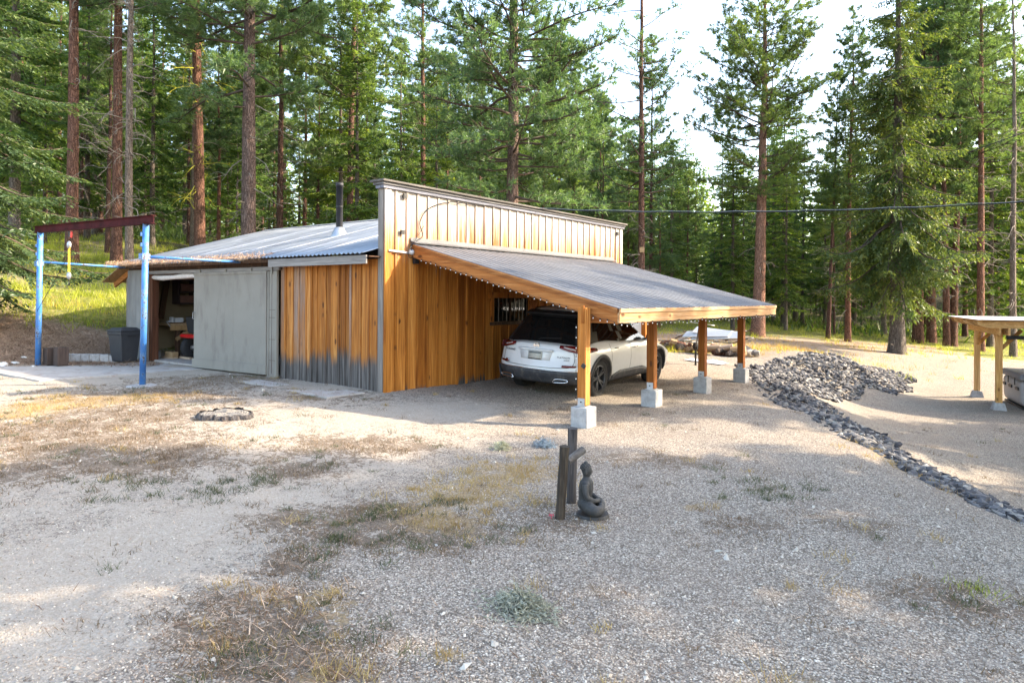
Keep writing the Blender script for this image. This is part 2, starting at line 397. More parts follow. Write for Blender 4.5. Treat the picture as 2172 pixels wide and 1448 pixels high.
def bark(name, a, b, deep, scale=1.0):
    t = NT(name); P = t.objc(); oi = t.n('ShaderNodeObjectInfo').outputs['Random']
    v = t.n('ShaderNodeTexVoronoi', feature='DISTANCE_TO_EDGE'); v.inputs['Scale'].default_value = 1.0
    q = t.mapp(P, (15 * scale, 15 * scale, 2.6 * scale))
    dn = t.n('ShaderNodeTexNoise'); dn.inputs['Scale'].default_value = 5.0; t.l(P, dn.inputs['Vector'])
    q2 = t.n('ShaderNodeVectorMath', operation='ADD'); t.l(q, q2.inputs[0])
    q3 = t.n('ShaderNodeVectorMath', operation='SCALE'); t.l(dn.outputs['Color'], q3.inputs[0]); q3.inputs['Scale'].default_value = 2.4; t.l(q3.outputs[0], q2.inputs[1])
    t.l(q2.outputs[0], v.inputs['Vector'])
    n1 = t.noise(t.mapp(P, (14, 14, 3.0)), 1.0, 6, 0.7, 0.6); n2 = t.noise(P, 1.3, 3)
    c = t.mix(t.ramp(n1, [(0.35, 0.0), (0.65, 1.0)]), a, b)
    c = t.mix(t.ramp(v.outputs['Distance'], [(0.0, 0.75), (0.10, 0.30), (0.25, 0.0)]), c, deep)
    c = t.mix(1.0, c, t.ramp(t.math('ADD', t.math('MULTIPLY', n2, 0.5), t.math('MULTIPLY', oi, 0.5)), [(0.2, (0.7, 0.72, 0.75)), (0.8, (1.25, 1.18, 1.12))]), 'MULTIPLY')
    h = t.math('ADD', t.ramp(v.outputs['Distance'], [(0, 0), (0.2, 1)]), n1)
    t.pbsdf(c, 0.9, 0, t.bump(h, 0.8, 0.03), 0.15); return t.m
M['bark_red'] = bark('ponderosa bark', (0.15, 0.072, 0.050), (0.28, 0.155, 0.112), (0.04, 0.02, 0.015))
M['bark_dark'] = bark('dark pine bark', (0.12, 0.062, 0.045), (0.21, 0.125, 0.10), (0.018, 0.012, 0.01))
M['bark_mid'] = bark('greyish pink pine bark', (0.15, 0.095, 0.075), (0.30, 0.21, 0.175), (0.035, 0.022, 0.018))
M['bark_pink'] = bark('orange pink pine bark', (0.30, 0.15, 0.10), (0.46, 0.27, 0.20), (0.07, 0.035, 0.025))
M['bark_grey'] = bark('grey fir bark', (0.15, 0.12, 0.10), (0.29, 0.245, 0.21), (0.04, 0.03, 0.026), 1.6)
M['dead_limb'] = simple('dead limb', (0.25, 0.215, 0.18), 0.9, 0, 0.4, 3, 0, 10, 0.2)
M['lichen'] = simple('yellow green lichen limb', (0.34, 0.33, 0.045), 0.9, 0, 0.5, 4, 0, 10, 0.2)
M['limb'] = simple('limb bark', (0.085, 0.062, 0.05), 0.9, 0, 0.4, 3, 0, 10, 0.2)

def foliage(name, dark, mid, light, trans=0.4, hue=0.0, bright=1.0):
    t = NT(name); isl = t.n('ShaderNodeNewGeometry').outputs['Random Per Island']
    P = t.pos(); oi = t.n('ShaderNodeObjectInfo').outputs['Random']
    cl = t.noise(P, 0.9, 3, 0.6)
    f = t.math('ADD', t.math('MULTIPLY', isl, 0.45), t.math('MULTIPLY', t.ramp(cl, [(0.3, 0.0), (0.7, 1.0)]), 0.55))
    c = t.ramp(f, [(0.1, dark), (0.5, mid), (0.92, light)])
    c = t.mix(1.0, c, t.ramp(oi, [(0.0, (0.75, 0.85, 0.95)), (0.5, (1, 1, 1)), (1.0, (1.25, 1.12, 0.75))]), 'MULTIPLY')
    df = t.n('ShaderNodeBsdfDiffuse'); t.l(c, df.inputs[0])
    tl = t.n('ShaderNodeBsdfTranslucent'); t.l(t.mix(1.0, c, (1.5, 1.55, 0.8), 'MULTIPLY'), tl.inputs[0])
    m = t.n('ShaderNodeMixShader'); m.inputs[0].default_value = trans
    t.l(df.outputs[0], m.inputs[1]); t.l(tl.outputs[0], m.inputs[2])
    gl = t.n('ShaderNodeBsdfGlossy'); gl.inputs['Roughness'].default_value = 0.45; gl.inputs[0].default_value = (0.6, 0.62, 0.6, 1)
    m2 = t.n('ShaderNodeMixShader'); m2.inputs[0].default_value = 0.05
    t.l(m.outputs[0], m2.inputs[1]); t.l(gl.outputs[0], m2.inputs[2])
    t.l(m2.outputs[0], t.out.inputs[0]); return t.m
M['pine_needles'] = foliage('pine needles', (0.045, 0.085, 0.038), (0.112, 0.180, 0.070), (0.225, 0.300, 0.110), .48)
M['fir_needles'] = foliage('fir needles', (0.034, 0.064, 0.024), (0.096, 0.165, 0.046), (0.250, 0.315, 0.080), 0.46)
M['fir_dark'] = foliage('drooping fir needles', (0.028, 0.052, 0.026), (0.066, 0.112, 0.046), (0.170, 0.205, 0.075), 0.36)
M['weed_green'] = foliage('weed blades green', (0.032, 0.046, 0.020), (0.070, 0.085, 0.036), (0.15, 0.145, 0.065), 0.25)
M['weed_brown'] = foliage('weed blades brown', (0.06, 0.040, 0.028), (0.125, 0.085, 0.058), (0.24, 0.17, 0.11), 0.2)
M['weed_straw'] = foliage('straw blades', (0.26, 0.15, 0.055), (0.40, 0.26, 0.10), (0.55, 0.42, 0.20), 0.3)
M['meadow'] = foliage('forest grass', (0.16, 0.20, 0.02), (0.34, 0.37, 0.035), (0.58, 0.52, 0.08), 0.5)
M['sage'] = foliage('grey green weed', (0.12, 0.13, 0.13), (0.30, 0.33, 0.35), (0.58, 0.62, 0.68), 0.2)

def ground_mat():
    t = NT('yard ground'); P = t.pos()
    a1 = t.n('ShaderNodeAttribute', attribute_name='zone'); s1 = t.n('ShaderNodeSeparateColor'); t.l(a1.outputs['Color'], s1.inputs[0])
    a2 = t.n('ShaderNodeAttribute', attribute_name='zone2'); s2 = t.n('ShaderNodeSeparateColor'); t.l(a2.outputs['Color'], s2.inputs[0])
    big = t.noise(P, 0.8, 6, 0.65); med = t.noise(P, 4.5, 6, 0.7); fin = t.noise(P, 38.0, 5, 0.7)
    # fine dust
    c = t.ramp(fin, [(0.30, (0.285, 0.235, 0.180)), (0.55, (0.385, 0.337, 0.280)), (0.80, (0.49, 0.438, 0.370))])
    c = t.mix(t.ramp(med, [(0.5, 0.0), (0.72, 0.35)]), c, (0.215, 0.175, 0.14))
    # crushed gravel, stone by stone colour
    vo = t.n('ShaderNodeTexVoronoi', feature='F1'); vo.inputs['Scale'].default_value = 70.0; t.l(P, vo.inputs['Vector'])
    sp = t.n('ShaderNodeSeparateColor'); t.l(vo.outputs['Color'], sp.inputs[0])
    g = t.ramp(sp.outputs[0], [(0.0, (0.15, 0.12, 0.092)), (0.3, (0.265, 0.226, 0.186)), (0.62, (0.375, 0.326, 0.270)), (0.86, (0.49, 0.435, 0.365)), (1.0, (0.66, 0.60, 0.50))])
    g = t.mix(t.ramp(vo.outputs['Distance'], [(0.35, 0.0), (0.75, 0.75)]), g, (0.07, 0.06, 0.052))
    g = t.mix(t.ramp(big, [(0.42, 0.0), (0.66, 0.35)]), g, (0.24, 0.185, 0.145))
    n1 = t.noise(P, 1.9, 5, 0.65); n2 = t.noise(P, 7.0, 5, 0.7); n3 = t.noise(t.mapp(P, (1, 1, 1)), 24.0, 4, 0.7)
    br = t.math('ADD', t.math('MULTIPLY', t.math('SUBTRACT', n1, 0.5), 1.3), t.math('ADD', t.math('MULTIPLY', t.math('SUBTRACT', n2, 0.5), 2.3), t.math('MULTIPLY', t.math('SUBTRACT', n3, 0.5), 2.6)))
    def msk(sock, lo=0.36, hi=0.60, amp=1.0):
        return t.maprange(t.math('ADD', sock, t.math('MULTIPLY', t.math('MULTIPLY', br, t.math('MULTIPLY', sock, 4.0, True)), amp)), lo, hi)
    c = t.mix(msk(s1.outputs[0], .25, .7), c, g)
    d = t.ramp(fin, [(0.3, (0.070, 0.052, 0.038)), (0.5, (0.145, 0.108, 0.078)), (0.72, (0.28, 0.225, 0.17))])
    c = t.mix(t.math('MULTIPLY', msk(s1.outputs[1], .44, .56, 1.5), 0.8), c, d)
    s = t.ramp(fin, [(0.3, (0.20, 0.14, 0.075)), (0.6, (0.35, 0.26, 0.15))])
    c = t.mix(t.math('MULTIPLY', msk(s1.outputs[2], .45, .75), .8), c, s)
    gr = t.ramp(n2, [(0.3, (0.06, 0.075, 0.018)), (0.5, (0.17, 0.18, 0.04)), (0.75, (0.36, 0.31, 0.10))])
    c = t.mix(msk(s2.outputs[0], .2, .55), c, gr)
    bk = t.ramp(fin, [(0.3, (0.12, 0.070, 0.048)), (0.45, (0.30, 0.20, 0.145)), (0.6, (0.50, 0.38, 0.29))])
    c = t.mix(msk(s2.outputs[2], .35, .6, .6), c, bk)
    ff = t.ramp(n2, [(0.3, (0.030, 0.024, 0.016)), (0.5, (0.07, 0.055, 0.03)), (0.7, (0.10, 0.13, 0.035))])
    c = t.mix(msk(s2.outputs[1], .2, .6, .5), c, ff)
    h = t.math('ADD', t.math('MULTIPLY', vo.outputs['Distance'], -0.9), t.math('MULTIPLY', fin, 0.9))
    h = t.math('ADD', h, t.math('MULTIPLY', med, 1.2))
    t.pbsdf(c, 0.95, 0, t.bump(h, 0.55, 0.02), 0.12)
    return t.m
M['ground'] = ground_mat()
def pebble_mat(name, cols):
    t = NT(name); isl = t.n('ShaderNodeNewGeometry').outputs['Random Per Island']
    n = len(cols)
    c = t.ramp(isl, [(i / (n - 1), cc) for i, cc in enumerate(cols)])
    c = t.mix(1.0, c, t.ramp(t.noise(t.pos(), 60.0, 3), [(0.3, 0.75), (0.7, 1.2)]), 'MULTIPLY')
    t.pbsdf(c, 0.9, 0, None, 0.2); return t.m
M['pebble'] = pebble_mat('crushed stone', [(0.15, 0.118, 0.092), (0.29, 0.235, 0.185), (0.42, 0.345, 0.275), (0.55, 0.47, 0.375), (0.33, 0.275, 0.225), (0.74, 0.67, 0.57)])
M['duff'] = pebble_mat('twigs and needles', [(0.10, 0.05, 0.03), (0.24, 0.14, 0.085), (0.40, 0.27, 0.18), (0.60, 0.46, 0.34), (0.13, 0.07, 0.045)])
def rock_mat():
    t = NT('quarried rock'); P = t.pos(); oi = t.n('ShaderNodeObjectInfo').outputs['Random']
    isl = t.n('ShaderNodeNewGeometry').outputs['Random Per Island']
    f = t.math('FRACT', t.math('ADD', oi, isl))
    c = t.ramp(f, [(0.0, (0.040, 0.038, 0.042)), (0.35, (0.085, 0.082, 0.086)), (0.7, (0.15, 0.142, 0.14)), (0.9, (0.25, 0.23, 0.205)), (1.0, (0.40, 0.37, 0.33))])
    n = t.noise(P, 16, 6, 0.7)
    c = t.mix(1.0, c, t.ramp(n, [(0.3, 0.7), (0.7, 1.3)]), 'MULTIPLY')
    t.pbsdf(c, 0.85, 0, t.bump(n, 0.5, 0.02), 0.3); return t.m
M['rock'] = rock_mat()

# ------------------------------------------------------------------ terrain
CP = [(-5.4, 8.9, 0), (-5.4, 12, 0), (-5.4, 16, 0), (-9.2, 8.3, .25), (-9.2, 12, .20), (-9.2, 17, .22), (-6.7, 11.6, .03), (-8.5, 11.7, .12), (-7, 14.9, .03),
      (-12, 8.3, .28), (-15.8, 8.3, .27), (-19, 8, .28), (-13.5, 6.1, .22), (-18.8, 6.1, .27), (-15.5, 5, .25), (-9.6, 5.5, .17), (-12, 3, .15), (-16, 2, .3),
      (-20.2, 5.0, .34), (-22, 2, .9), (-20, -2, .4), (-14, 12, .27), (-18, 14, .27), (-12, 16, .27), (-10.5, 15, .27), (-18.5, 16.5, .4),
      (-3.2, 5.2, 0), (-2.5, 3.4, 0), (0, 0, 0), (0, 4, -.03), (-6, 3, .02), (-6, 0, 0), (3, 0, -.1), (-10, 0, .1), (0, -6, 0), (-8, -6, 0), (-14, -6, .2),
      (-4.8, 16.3, -.06), (-3.0, 12.8, -.08), (-1.75, 10.5, -.10), (-.76, 8.65, -.12), (-.06, 7.6, -.14), (-6.1, 19.1, -.03), (-5.6, 21.4, .06), (-5.3, 23, .14), (-5, 25, -.02),
      (-3.8, 20.3, -.85), (-2.3, 15.2, -.80), (-1, 11.5, -.58), (-.07, 9.3, -.38), (2, 8, -.35), (4, 12, -.7), (0, 15, -.92), (0, 20, -1.05), (-.7, 23.3, -1.1), (-1.4, 26, -1.1),
      (3, 24, -1.12), (-3.6, 26, -1.0), (-3.9, 29, -.85), (8, 20, -1.2), (5, 30, -1.05), (-4, 24, -.85), (-3.2, 18, -.86),
      (-11, 24.5, .05), (-7.2, 22.5, .05), (-11, 28, .12), (-8, 28, .02), (-7, 33, -.25), (-12, 42, .2), (-3, 40, -.65), (5, 45, -1), (15, 30, -1.3), (18, 12, -1), (10, 0, -.3)]
for (px, d, z) in [(100, 17.0, .38), (0, 16.6, .38), (210, 17.3, .36), (100, 18.7, 1.10), (0, 18.2, 1.08), (205, 18.9, .98), (100, 20.5, 1.75), (0, 20, 1.8), (215, 20.8, 1.6), (40, 23, 2.45), (200, 23.5, 2.2), (145, 26, 3.2), (250, 27, 3.15),
                   (350, 35, 4.7), (100, 40, 5.4), (-200, 24, 3.0), (560, 34, 3.0), (560, 26, 1.6), (760, 30, 1.2), (950, 36, 1.3), (700, 50, 4.5), (400, 60, 7.5), (1100, 55, 1.8), (1400, 60, .8), (1900, 60, -.5)]:
    x, y = at(px, d); CP.append((x, y, z))
CP = np.array(CP)
def _k(a, b): return np.sqrt(((a[:, None, :] - b[None]) ** 2).sum(-1) + 0.25)
_K = _k(CP[:, :2], CP[:, :2]); _n = len(CP)
_A = np.zeros((_n + 1, _n + 1)); _A[:_n, :_n] = _K - np.eye(_n) * 0.15; _A[:_n, _n] = 1; _A[_n, :_n] = 1
_W = np.linalg.solve(_A, np.append(CP[:, 2], 0))
def terr(x, y, rough=True):
    x = np.atleast_1d(np.asarray(x, float)); y = np.atleast_1d(np.asarray(y, float))
    r = np.hypot(x + 6, y - 12); k = np.minimum(1, 62 / np.maximum(r, 1e-6))
    q = np.stack([-6 + (x + 6) * k, 12 + (y - 12) * k], -1)
    z = np.empty(len(x))
    for i in range(0, len(x), 20000):
        z[i:i + 20000] = _k(q[i:i + 20000], CP[:, :2]) @ _W[:_n] + _W[_n]
    far = np.maximum(0, r - 62); z = z + far * np.clip(0.05 - 0.00005 * far, 0.02, 0.06)
    if rough:
        z = z + 0.012 * np.sin(x * 2.1 + np.sin(y * 1.3) * 2) * np.sin(y * 1.7 + 1.1 * np.sin(x)) + 0.006 * np.sin(x * 5.3 + 1.7 * np.sin(y * 3.1)) * np.sin(y * 6.1 + x)
    return z
def tz(x, y): return float(terr(x, y)[0])

def inside_shed(x, y): return (x < -9.1) & (x > -20.2) & (y > 8.2) & (y < 17.4)
def blob(x, y, cx, cy, rx, ry=None, ang=0.0, k=1.0):
    ry = ry or rx; c, s = math.cos(ang), math.sin(ang)
    u = (x - cx) * c + (y - cy) * s; v = -(x - cx) * s + (y - cy) * c
    return k * np.exp(-((u / rx) ** 2 + (v / ry) ** 2))
# surface zones, all in metres on the ground
def gb(px, py, rx, ry, k=1.0):        # a patch on level ground, from its bearing and depression
    d = 1450 * CAM_H / (py - 630 - .0058 * (px - 1086)); x, y = at(px, d)
    return (x, y, rx * d / 1450, ry * d * d / (1450 * CAM_H), YAW, k)
DUST = [gb(*q) for q in ((230, 1230, 330, 85), (150, 1110, 300, 50), (650, 955, 200, 32), (480, 1085, 220, 40), (100, 1390, 240, 80), (850, 900, 160, 22), (1000, 880, 120, 20))]
DRY = [gb(*q) for q in ((190, 925, 280, 62), (60, 985, 140, 40), (320, 985, 170, 32), (640, 1005, 90, 22), (720, 960, 110, 20), (760, 1125, 110, 34), (600, 1100, 80, 26), (830, 1090, 90, 26), (620, 1200, 60, 26),
        (560, 1275, 120, 36), (590, 1350, 190, 60), (440, 1330, 80, 24), (850, 955, 90, 16), (900, 1130, 150, 34), (620, 1430, 200, 40), (2080, 1275, 130, 30, .8), (1950, 1235, 90, 22, .7), (1560, 1105, 90, 16, .6),
        (1380, 980, 160, 20, .45), (1150, 1100, 120, 40, .5), (1800, 1100, 130, 26, .4), (300, 860, 200, 18, .9), (480, 830, 150, 14, .8), (700, 870, 120, 12, .7))]
STRAW = [gb(*q) for q in ((1000, 1055, 130, 36), (930, 1112, 90, 24), (1090, 1005, 90, 22), (680, 1280, 70, 24), (725, 1318, 38, 16), (690, 1432, 60, 18), (950, 1388, 50, 16), (1480, 1075, 26, 8), (20, 900, 60, 22), (120, 882, 100, 16), (1700, 1438, 50, 14), (260, 870, 90, 12))]
STRAW += [(-1.4, 10.0, 1.0, .15, 2.1), (-9.6, 24.2, 1.9, 1.0, .2), (-7.3, 22.6, .9, .7, 2.6), (*at(120, 20.3), 3.2, .55, YAW), (*at(60, 24.0), 3.2, .9, YAW), (*at(1500, 24.0), 4.0, .9, YAW), (*at(1700, 27), 4, 1.2, YAW)]
GREEN = [gb(*q) for q in ((560, 1015, 60, 16), (490, 1040, 70, 14), (370, 1062, 90, 11), (250, 1035, 90, 10), (720, 1160, 60, 20), (790, 1100, 70, 18), (690, 1185, 45, 16), (900, 1075, 70, 16), (600, 1440, 60, 20), (1600, 1030, 80, 18), (960, 1160, 60, 14), (540, 1400, 80, 20), (1250, 1290, 20, 8), (840, 1150, 60, 14))]
def greens(x, y): return np.clip(1.3 * sum(blob(x, y, *b) for b in GREEN), 0, 1)
def zones(x, y):
    X, Y = w2cam(x, y)
    dust = sum(blob(x, y, *b) for b in DUST); dry = 1.15 * sum(blob(x, y, *b) for b in DRY); straw = sum(blob(x, y, *b) for b in STRAW)
    gravel = np.clip((x + 5.8 + (y - 6) * 0.25) / 2.0 + 0.5, 0, 1)
    gravel = np.maximum(gravel, np.clip(1.4 - np.hypot((x + 6.6) / 3.2, (y - 12.5) / 6.5), 0, 1) * 1.2)
    gravel = np.maximum(gravel, 0.85 * blob(x, y, -7.2, 7.4, 1.6, .9, 2.5))
    gravel = gravel * (1 - 0.85 * np.clip(dust, 0, 1))
    gravel = np.where((x < -6) & (y < 5), gravel + 0.32, gravel)
    # behind: grass and forest floor
    fd = 30 + 0 * X
    back = np.clip((Y - np.where(X < -9, 17.5, np.where(X < 2, 23.0, np.where(X < 14, 26 + 0.45 * X, 30)))) / 2.0, 0, 1)
    back = np.where(X < -9, np.clip((Y - (18.3 + 0.0 * X)) / 1.0, 0, 1), back)
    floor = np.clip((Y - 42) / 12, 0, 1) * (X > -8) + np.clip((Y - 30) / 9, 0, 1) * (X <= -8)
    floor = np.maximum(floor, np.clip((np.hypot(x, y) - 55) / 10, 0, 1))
    n = 0.5 + 0.5 * np.sin(x * 0.7 + 1.3 * np.sin(y * 0.5)) * np.sin(y * 0.9 + np.sin(x * 0.6))
    duffbank = np.clip(1 - np.abs(Y - 17.3) / 1.2, 0, 1) * (X < -9)
    tan = np.clip(1 - np.abs(Y - (29 + 0.22 * X)) / 4.5, 0, 1) * (X > 2) * (X < 22)
    gadd = .9 * blob(x, y, *at(1560, 25.0), 5.0, .8, YAW) + .8 * blob(x, y, *at(1450, 23.6), 2.2, .6, YAW)
    grass = back * (1 - 0.55 * floor) * (0.62 + 0.5 * n) * (1 - duffbank) * (1 - 0.8 * tan); grass = np.clip(grass + gadd, 0, 1)
    dry = np.clip(dry, 0, 1) * 0.9 + tan * 0.2
    straw = np.clip(straw, 0, 1) + 0.45 * tan * n
    gravel = gravel * (1 - back); bank = np.clip((Y - 15.9) / .6, 0, 1) * (X < -8.5) * (1 - inside_shed(x, y)); gravel = gravel * (1 - bank); dry = dry * (1 - bank)
    bank = np.maximum(bank * (1 - grass * .9), .8 * tan)
    return gravel, np.clip(dry, 0, 1), np.clip(straw, 0, 1), np.clip(grass, 0, 1), np.clip(floor, 0, 1), np.clip(bank, 0, 1)

def graded(a, b, c0, c1, fine, coarse_n):
    mid = np.arange(c0, c1, fine)
    lo = c0 - (c0 - a) * (np.linspace(0, 1, coarse_n)[1:] ** 2.2)
    hi = c1 + (b - c1) * (np.linspace(0, 1, coarse_n) ** 2.2)
    return np.concatenate([lo[::-1], mid, hi])
gx = graded(-330, 260, -21, 5, 0.12, 70); gy = graded(-120, 420, 0.0, 28, 0.12, 80)
GX, GY = np.meshgrid(gx, gy); fx, fy = GX.ravel(), GY.ravel()
GZ = terr(fx, fy)
# keep the sheet under the shed floor and slabs
nx, ny = len(gx), len(gy)
idx = (np.arange(ny - 1)[:, None] * nx + np.arange(nx - 1)[None]).ravel()
F = np.stack([idx, idx + 1, idx + nx + 1, idx + nx], -1)
gm = np_mesh('ground', np.stack([fx, fy, GZ], -1), F, M['ground'], smooth=True)
g_, d_, s_, gr_, fl_, bk_ = zones(fx, fy)
for nm, cols in (('zone', (g_, d_, s_)), ('zone2', (gr_, fl_, bk_))):
    at_ = gm.color_attributes.new(nm, 'FLOAT_COLOR', 'POINT')
    at_.data.foreach_set('color', np.stack([*cols, np.ones_like(g_)], -1).astype(np.float32).ravel())
tag(link('ground', gm), 'pale gravel and dry grass yard rising to a forest floor', kind='structure')

# ------------------------------------------------------------------ scatter helpers
def rand_unit(n):
    v = rng.normal(size=(n, 3)); return v / np.linalg.norm(v, axis=1, keepdims=True)
def unit(v): return v / np.maximum(np.linalg.norm(v, axis=-1, keepdims=True), 1e-9)
OCT = np.array([(1, 0, 0), (-1, 0, 0), (0, 1, 0), (0, -1, 0), (0, 0, 1), (0, 0, -1)], float)
OCF = np.array([(0, 2, 4), (2, 1, 4), (1, 3, 4), (3, 0, 4), (2, 0, 5), (1, 2, 5), (3, 1, 5), (0, 3, 5)])
def stones(x, y, s, flat=0.6, sink=0.2):
    n = len(x); z = terr(x, y)
    V = OCT[None] * (0.65 + 0.5 * rng.random((n, 6, 1)))
    V = V + rng.normal(size=(n, 6, 3)) * 0.14
    V = V * s[:, None, None] * np.stack([0.8 + 0.5 * rng.random(n), 0.7 + 0.4 * rng.random(n), flat * (0.8 + 0.4 * rng.random(n))], -1)[:, None, :]
    a = rng.random(n) * 6.283; c, q = np.cos(a)[:, None], np.sin(a)[:, None]
    X = V[..., 0] * c - V[..., 1] * q; Y = V[..., 0] * q + V[..., 1] * c
    Z = V[..., 2] + rng.normal(size=(n, 1)) * 0.35 * V[..., 0]
    V = np.stack([X + x[:, None], Y + y[:, None], Z + (z + s * flat * (0.5 - sink))[:, None]], -1)
    F = OCF[None] + (np.arange(n) * 6)[:, None, None]
    return V.reshape(-1, 3), F.reshape(-1, 3)
def wedge(n, d0, d1, p=0.0, tmax=0.86):
    """points on the ground between d0 and d1 metres in front of the viewpoint; density ~ 1/d^p"""
    u = rng.random(n)
    e = 2 - p
    d = (d0 ** e + u * (d1 ** e - d0 ** e)) ** (1 / e) if abs(e) > 1e-3 else d0 * (d1 / d0) ** u
    X = (rng.random(n) * 2 - 1) * tmax * d
    return cam2w(X, d)
def blades(x, y, h, wd, lean=0.5, z=None):
    n = len(x); z = terr(x, y) - 0.01 if z is None else z
    a = rng.random(n) * 6.283; px, py = np.cos(a) * wd, np.sin(a) * wd
    lx, ly = rng.normal(size=n) * lean * h, rng.normal(size=n) * lean * h
    A = np.stack([x - px, y - py, z], -1); B = np.stack([x + px, y + py, z], -1); C = np.stack([x + lx, y + ly, z + h], -1)
    return np.stack([A, B, C], 1).reshape(-1, 3), np.arange(3 * n).reshape(-1, 3)

# ================================================================== SHED
shed = empty('shed', (-9.2, 8.3, 0.25), 0, 'board and batten workshop with tin roof and a tall slanting-looking parapet side wall', 'shed')
shed['label'] = 'orange board and batten workshop with old tin roof and tall silvered parapet wall'
X0, X1, Y0, Y1 = -19.2, -9.2, 8.3, 17.15
# side wall (faces the carport): boards and battens, each a piece of its own, leaving the window free
WY0, WY1, WZ0, WZ1 = 11.40, 12.68, 1.42, 1.93
y = Y0 + 0.0; k = 0
TOP = 3.90
while y < Y1 - 0.05:
    wd = 0.285 + random.uniform(-0.012, 0.012); y2 = min(y + wd, Y1)
    cy = (y + y2) / 2; prj = random.uniform(0, 0.004)
    def sb(z0, z1):
        boxo('wall_board', (X1 - 0.012 + prj, cy, (z0 + z1) / 2), (0.024, y2 - y - 0.006, z1 - z0), M['board_side'], shed)
    zb = float(terr(X1, cy)[0]) - 0.03 if False else 0.16 + random.uniform(-.015, .015)
    if y2 > WY0 and y < WY1:
        sb(zb, WZ0 - 0.002); sb(WZ1 + 0.002, TOP)
    else: sb(zb, TOP)
    y = y2
    if y < Y1 - 0.05:
        def bt(z0, z1): boxo('batten', (X1 + 0.014, y, (z0 + z1) / 2), (0.020, 0.048, z1 - z0), M['board_side'], shed)
        if WY0 - 0.09 < y < WY1 + 0.09:
            bt(zb, WZ0 - 0.09); bt(WZ1 + 0.13, TOP)
        else: bt(zb, TOP)
# sheathing behind, with the window opening, corner boards and parapet end
def sheath(y0, y1, z0, z1): boxo('sheathing', (X1 - 0.075, (y0 + y1) / 2, (z0 + z1) / 2), (0.10, y1 - y0, z1 - z0), M['grey_board_v'], shed)
sheath(Y0 + 0.03, WY0, .1, TOP); sheath(WY1, Y1, .1, TOP); sheath(WY0, WY1, .1, WZ0); sheath(WY0, WY1, WZ1, TOP)
boxo('corner_board', (X1 - 0.068, Y0 - 0.004, 2.04), (0.128, 0.028, 3.76), M['grey_board_v'], shed)
boxo('corner_board', (X1 + 0.019, Y0 + 0.075, 2.04), (0.030, 0.155, 3.76), M['board_side'], shed)
boxo('corner_board', (X1 + 0.017, Y1 - 0.07, 2.0), (0.026, 0.14, 3.72), M['board_side'], shed)
boxo('end_board', (X1 - 0.42, Y1 + 0.02, 3.2), (0.80, 0.03, 1.1), M['board_side'], shed)
# stepped cap along the parapet
boxo('parapet_cap', (X1 - 0.055, (Y0 + Y1) / 2, 4.003), (0.36, Y1 - Y0 + 0.26, 0.040), M['grey_board_y'], shed, bevel=0.006)
boxo('cap_moulding', (X1 - 0.055, (Y0 + Y1) / 2, 3.958), (0.28, Y1 - Y0 + 0.18, 0.046), M['grey_board_y'], shed, bevel=0.006)
boxo('cap_fascia', (X1 - 0.050, (Y0 + Y1) / 2, 3.905), (0.215, Y1 - Y0 + 0.12, 0.056), M['grey_board_y'], shed)
# window
win = empty('window', Vector((X1, (WY0 + WY1) / 2, (WZ0 + WZ1) / 2)) - shed.location, 0); win.parent = shed
def wbox(name, c, s, mat):
    b = MB(); b.box((0, 0, 0), s); o = b.build(name, mat, win); o.location = Vector(c) - Vector((X1, (WY0 + WY1) / 2, (WZ0 + WZ1) / 2)); return o
wbox('header', (X1 + 0.02, (WY0 + WY1) / 2, WZ1 + 0.06), (0.045, WY1 - WY0 + 0.30, 0.12), M['post'])
wbox('sill', (X1 + 0.02, (WY0 + WY1) / 2, WZ0 - 0.04), (0.05, WY1 - WY0 + 0.2, 0.07), M['dark_wood'])
for yy in (WY0 - 0.045, WY1 + 0.045): wbox('casing', (X1 + 0.018, yy, (WZ0 + WZ1) / 2), (0.036, 0.09, WZ1 - WZ0), M['post'])
wbox('pane', (X1 - 0.03, (WY0 + WY1) / 2, (WZ0 + WZ1) / 2), (0.008, WY1 - WY0, WZ1 - WZ0), M['window_glass'])
for i in range(9):
    yy = WY0 + 0.06 + i * (WY1 - WY0 - 0.12) / 8
    wbox('bar', (X1 - 0.005, yy, (WZ0 + WZ1) / 2), (0.016, 0.016, WZ1 - WZ0), M['grey_board_v'] if i % 2 else M['dark_metal'])  # upright strips stand in for the battens reflected in the pane
for yy in (WY0 + 0.015, WY1 - 0.015, (WY0 + WY1) / 2): wbox('sash', (X1 - 0.012, yy, (WZ0 + WZ1) / 2), (0.03, 0.032, WZ1 - WZ0), M['dark_wood'])

# front wall: wooden boards right of the door
x = X1 - 0.14; first = True
while x > -12.22:
    wd = random.choice([0.24, 0.17, 0.21, 0.27, 0.16]); x2 = max(x - wd, -12.26)
    zb = 0.235 + random.uniform(-.02, .02)
    boxo('wall_board', ((x + x2) / 2, Y0 - 0.012 + random.uniform(-.003, .003), (zb + 2.62) / 2), (x - x2 - 0.005, 0.024, 2.62 - zb), M['board_front'], shed)
    if x2 > -12.2 and random.random() < 0.85:
        boxo('batten', (x2, Y0 - 0.034, (zb + 2.60) / 2), (0.05, 0.02, 2.60 - zb), M['board_front'], shed)
    x = x2
boxo('wall_frame', (-10.75, Y0 + 0.06, 1.4), (3.0, 0.10, 2.4), M['grey_board_v'], shed)
boxo('eave_fascia', (-10.78, Y0 - 0.31, 2.60), (2.96, 0.035, 0.155), M['grey_board_x'], shed, bevel=0.004)
boxo('soffit', (-10.75, Y0 - 0.15, 2.655), (3.0, 0.28, 0.02), M['dark_wood'], shed)
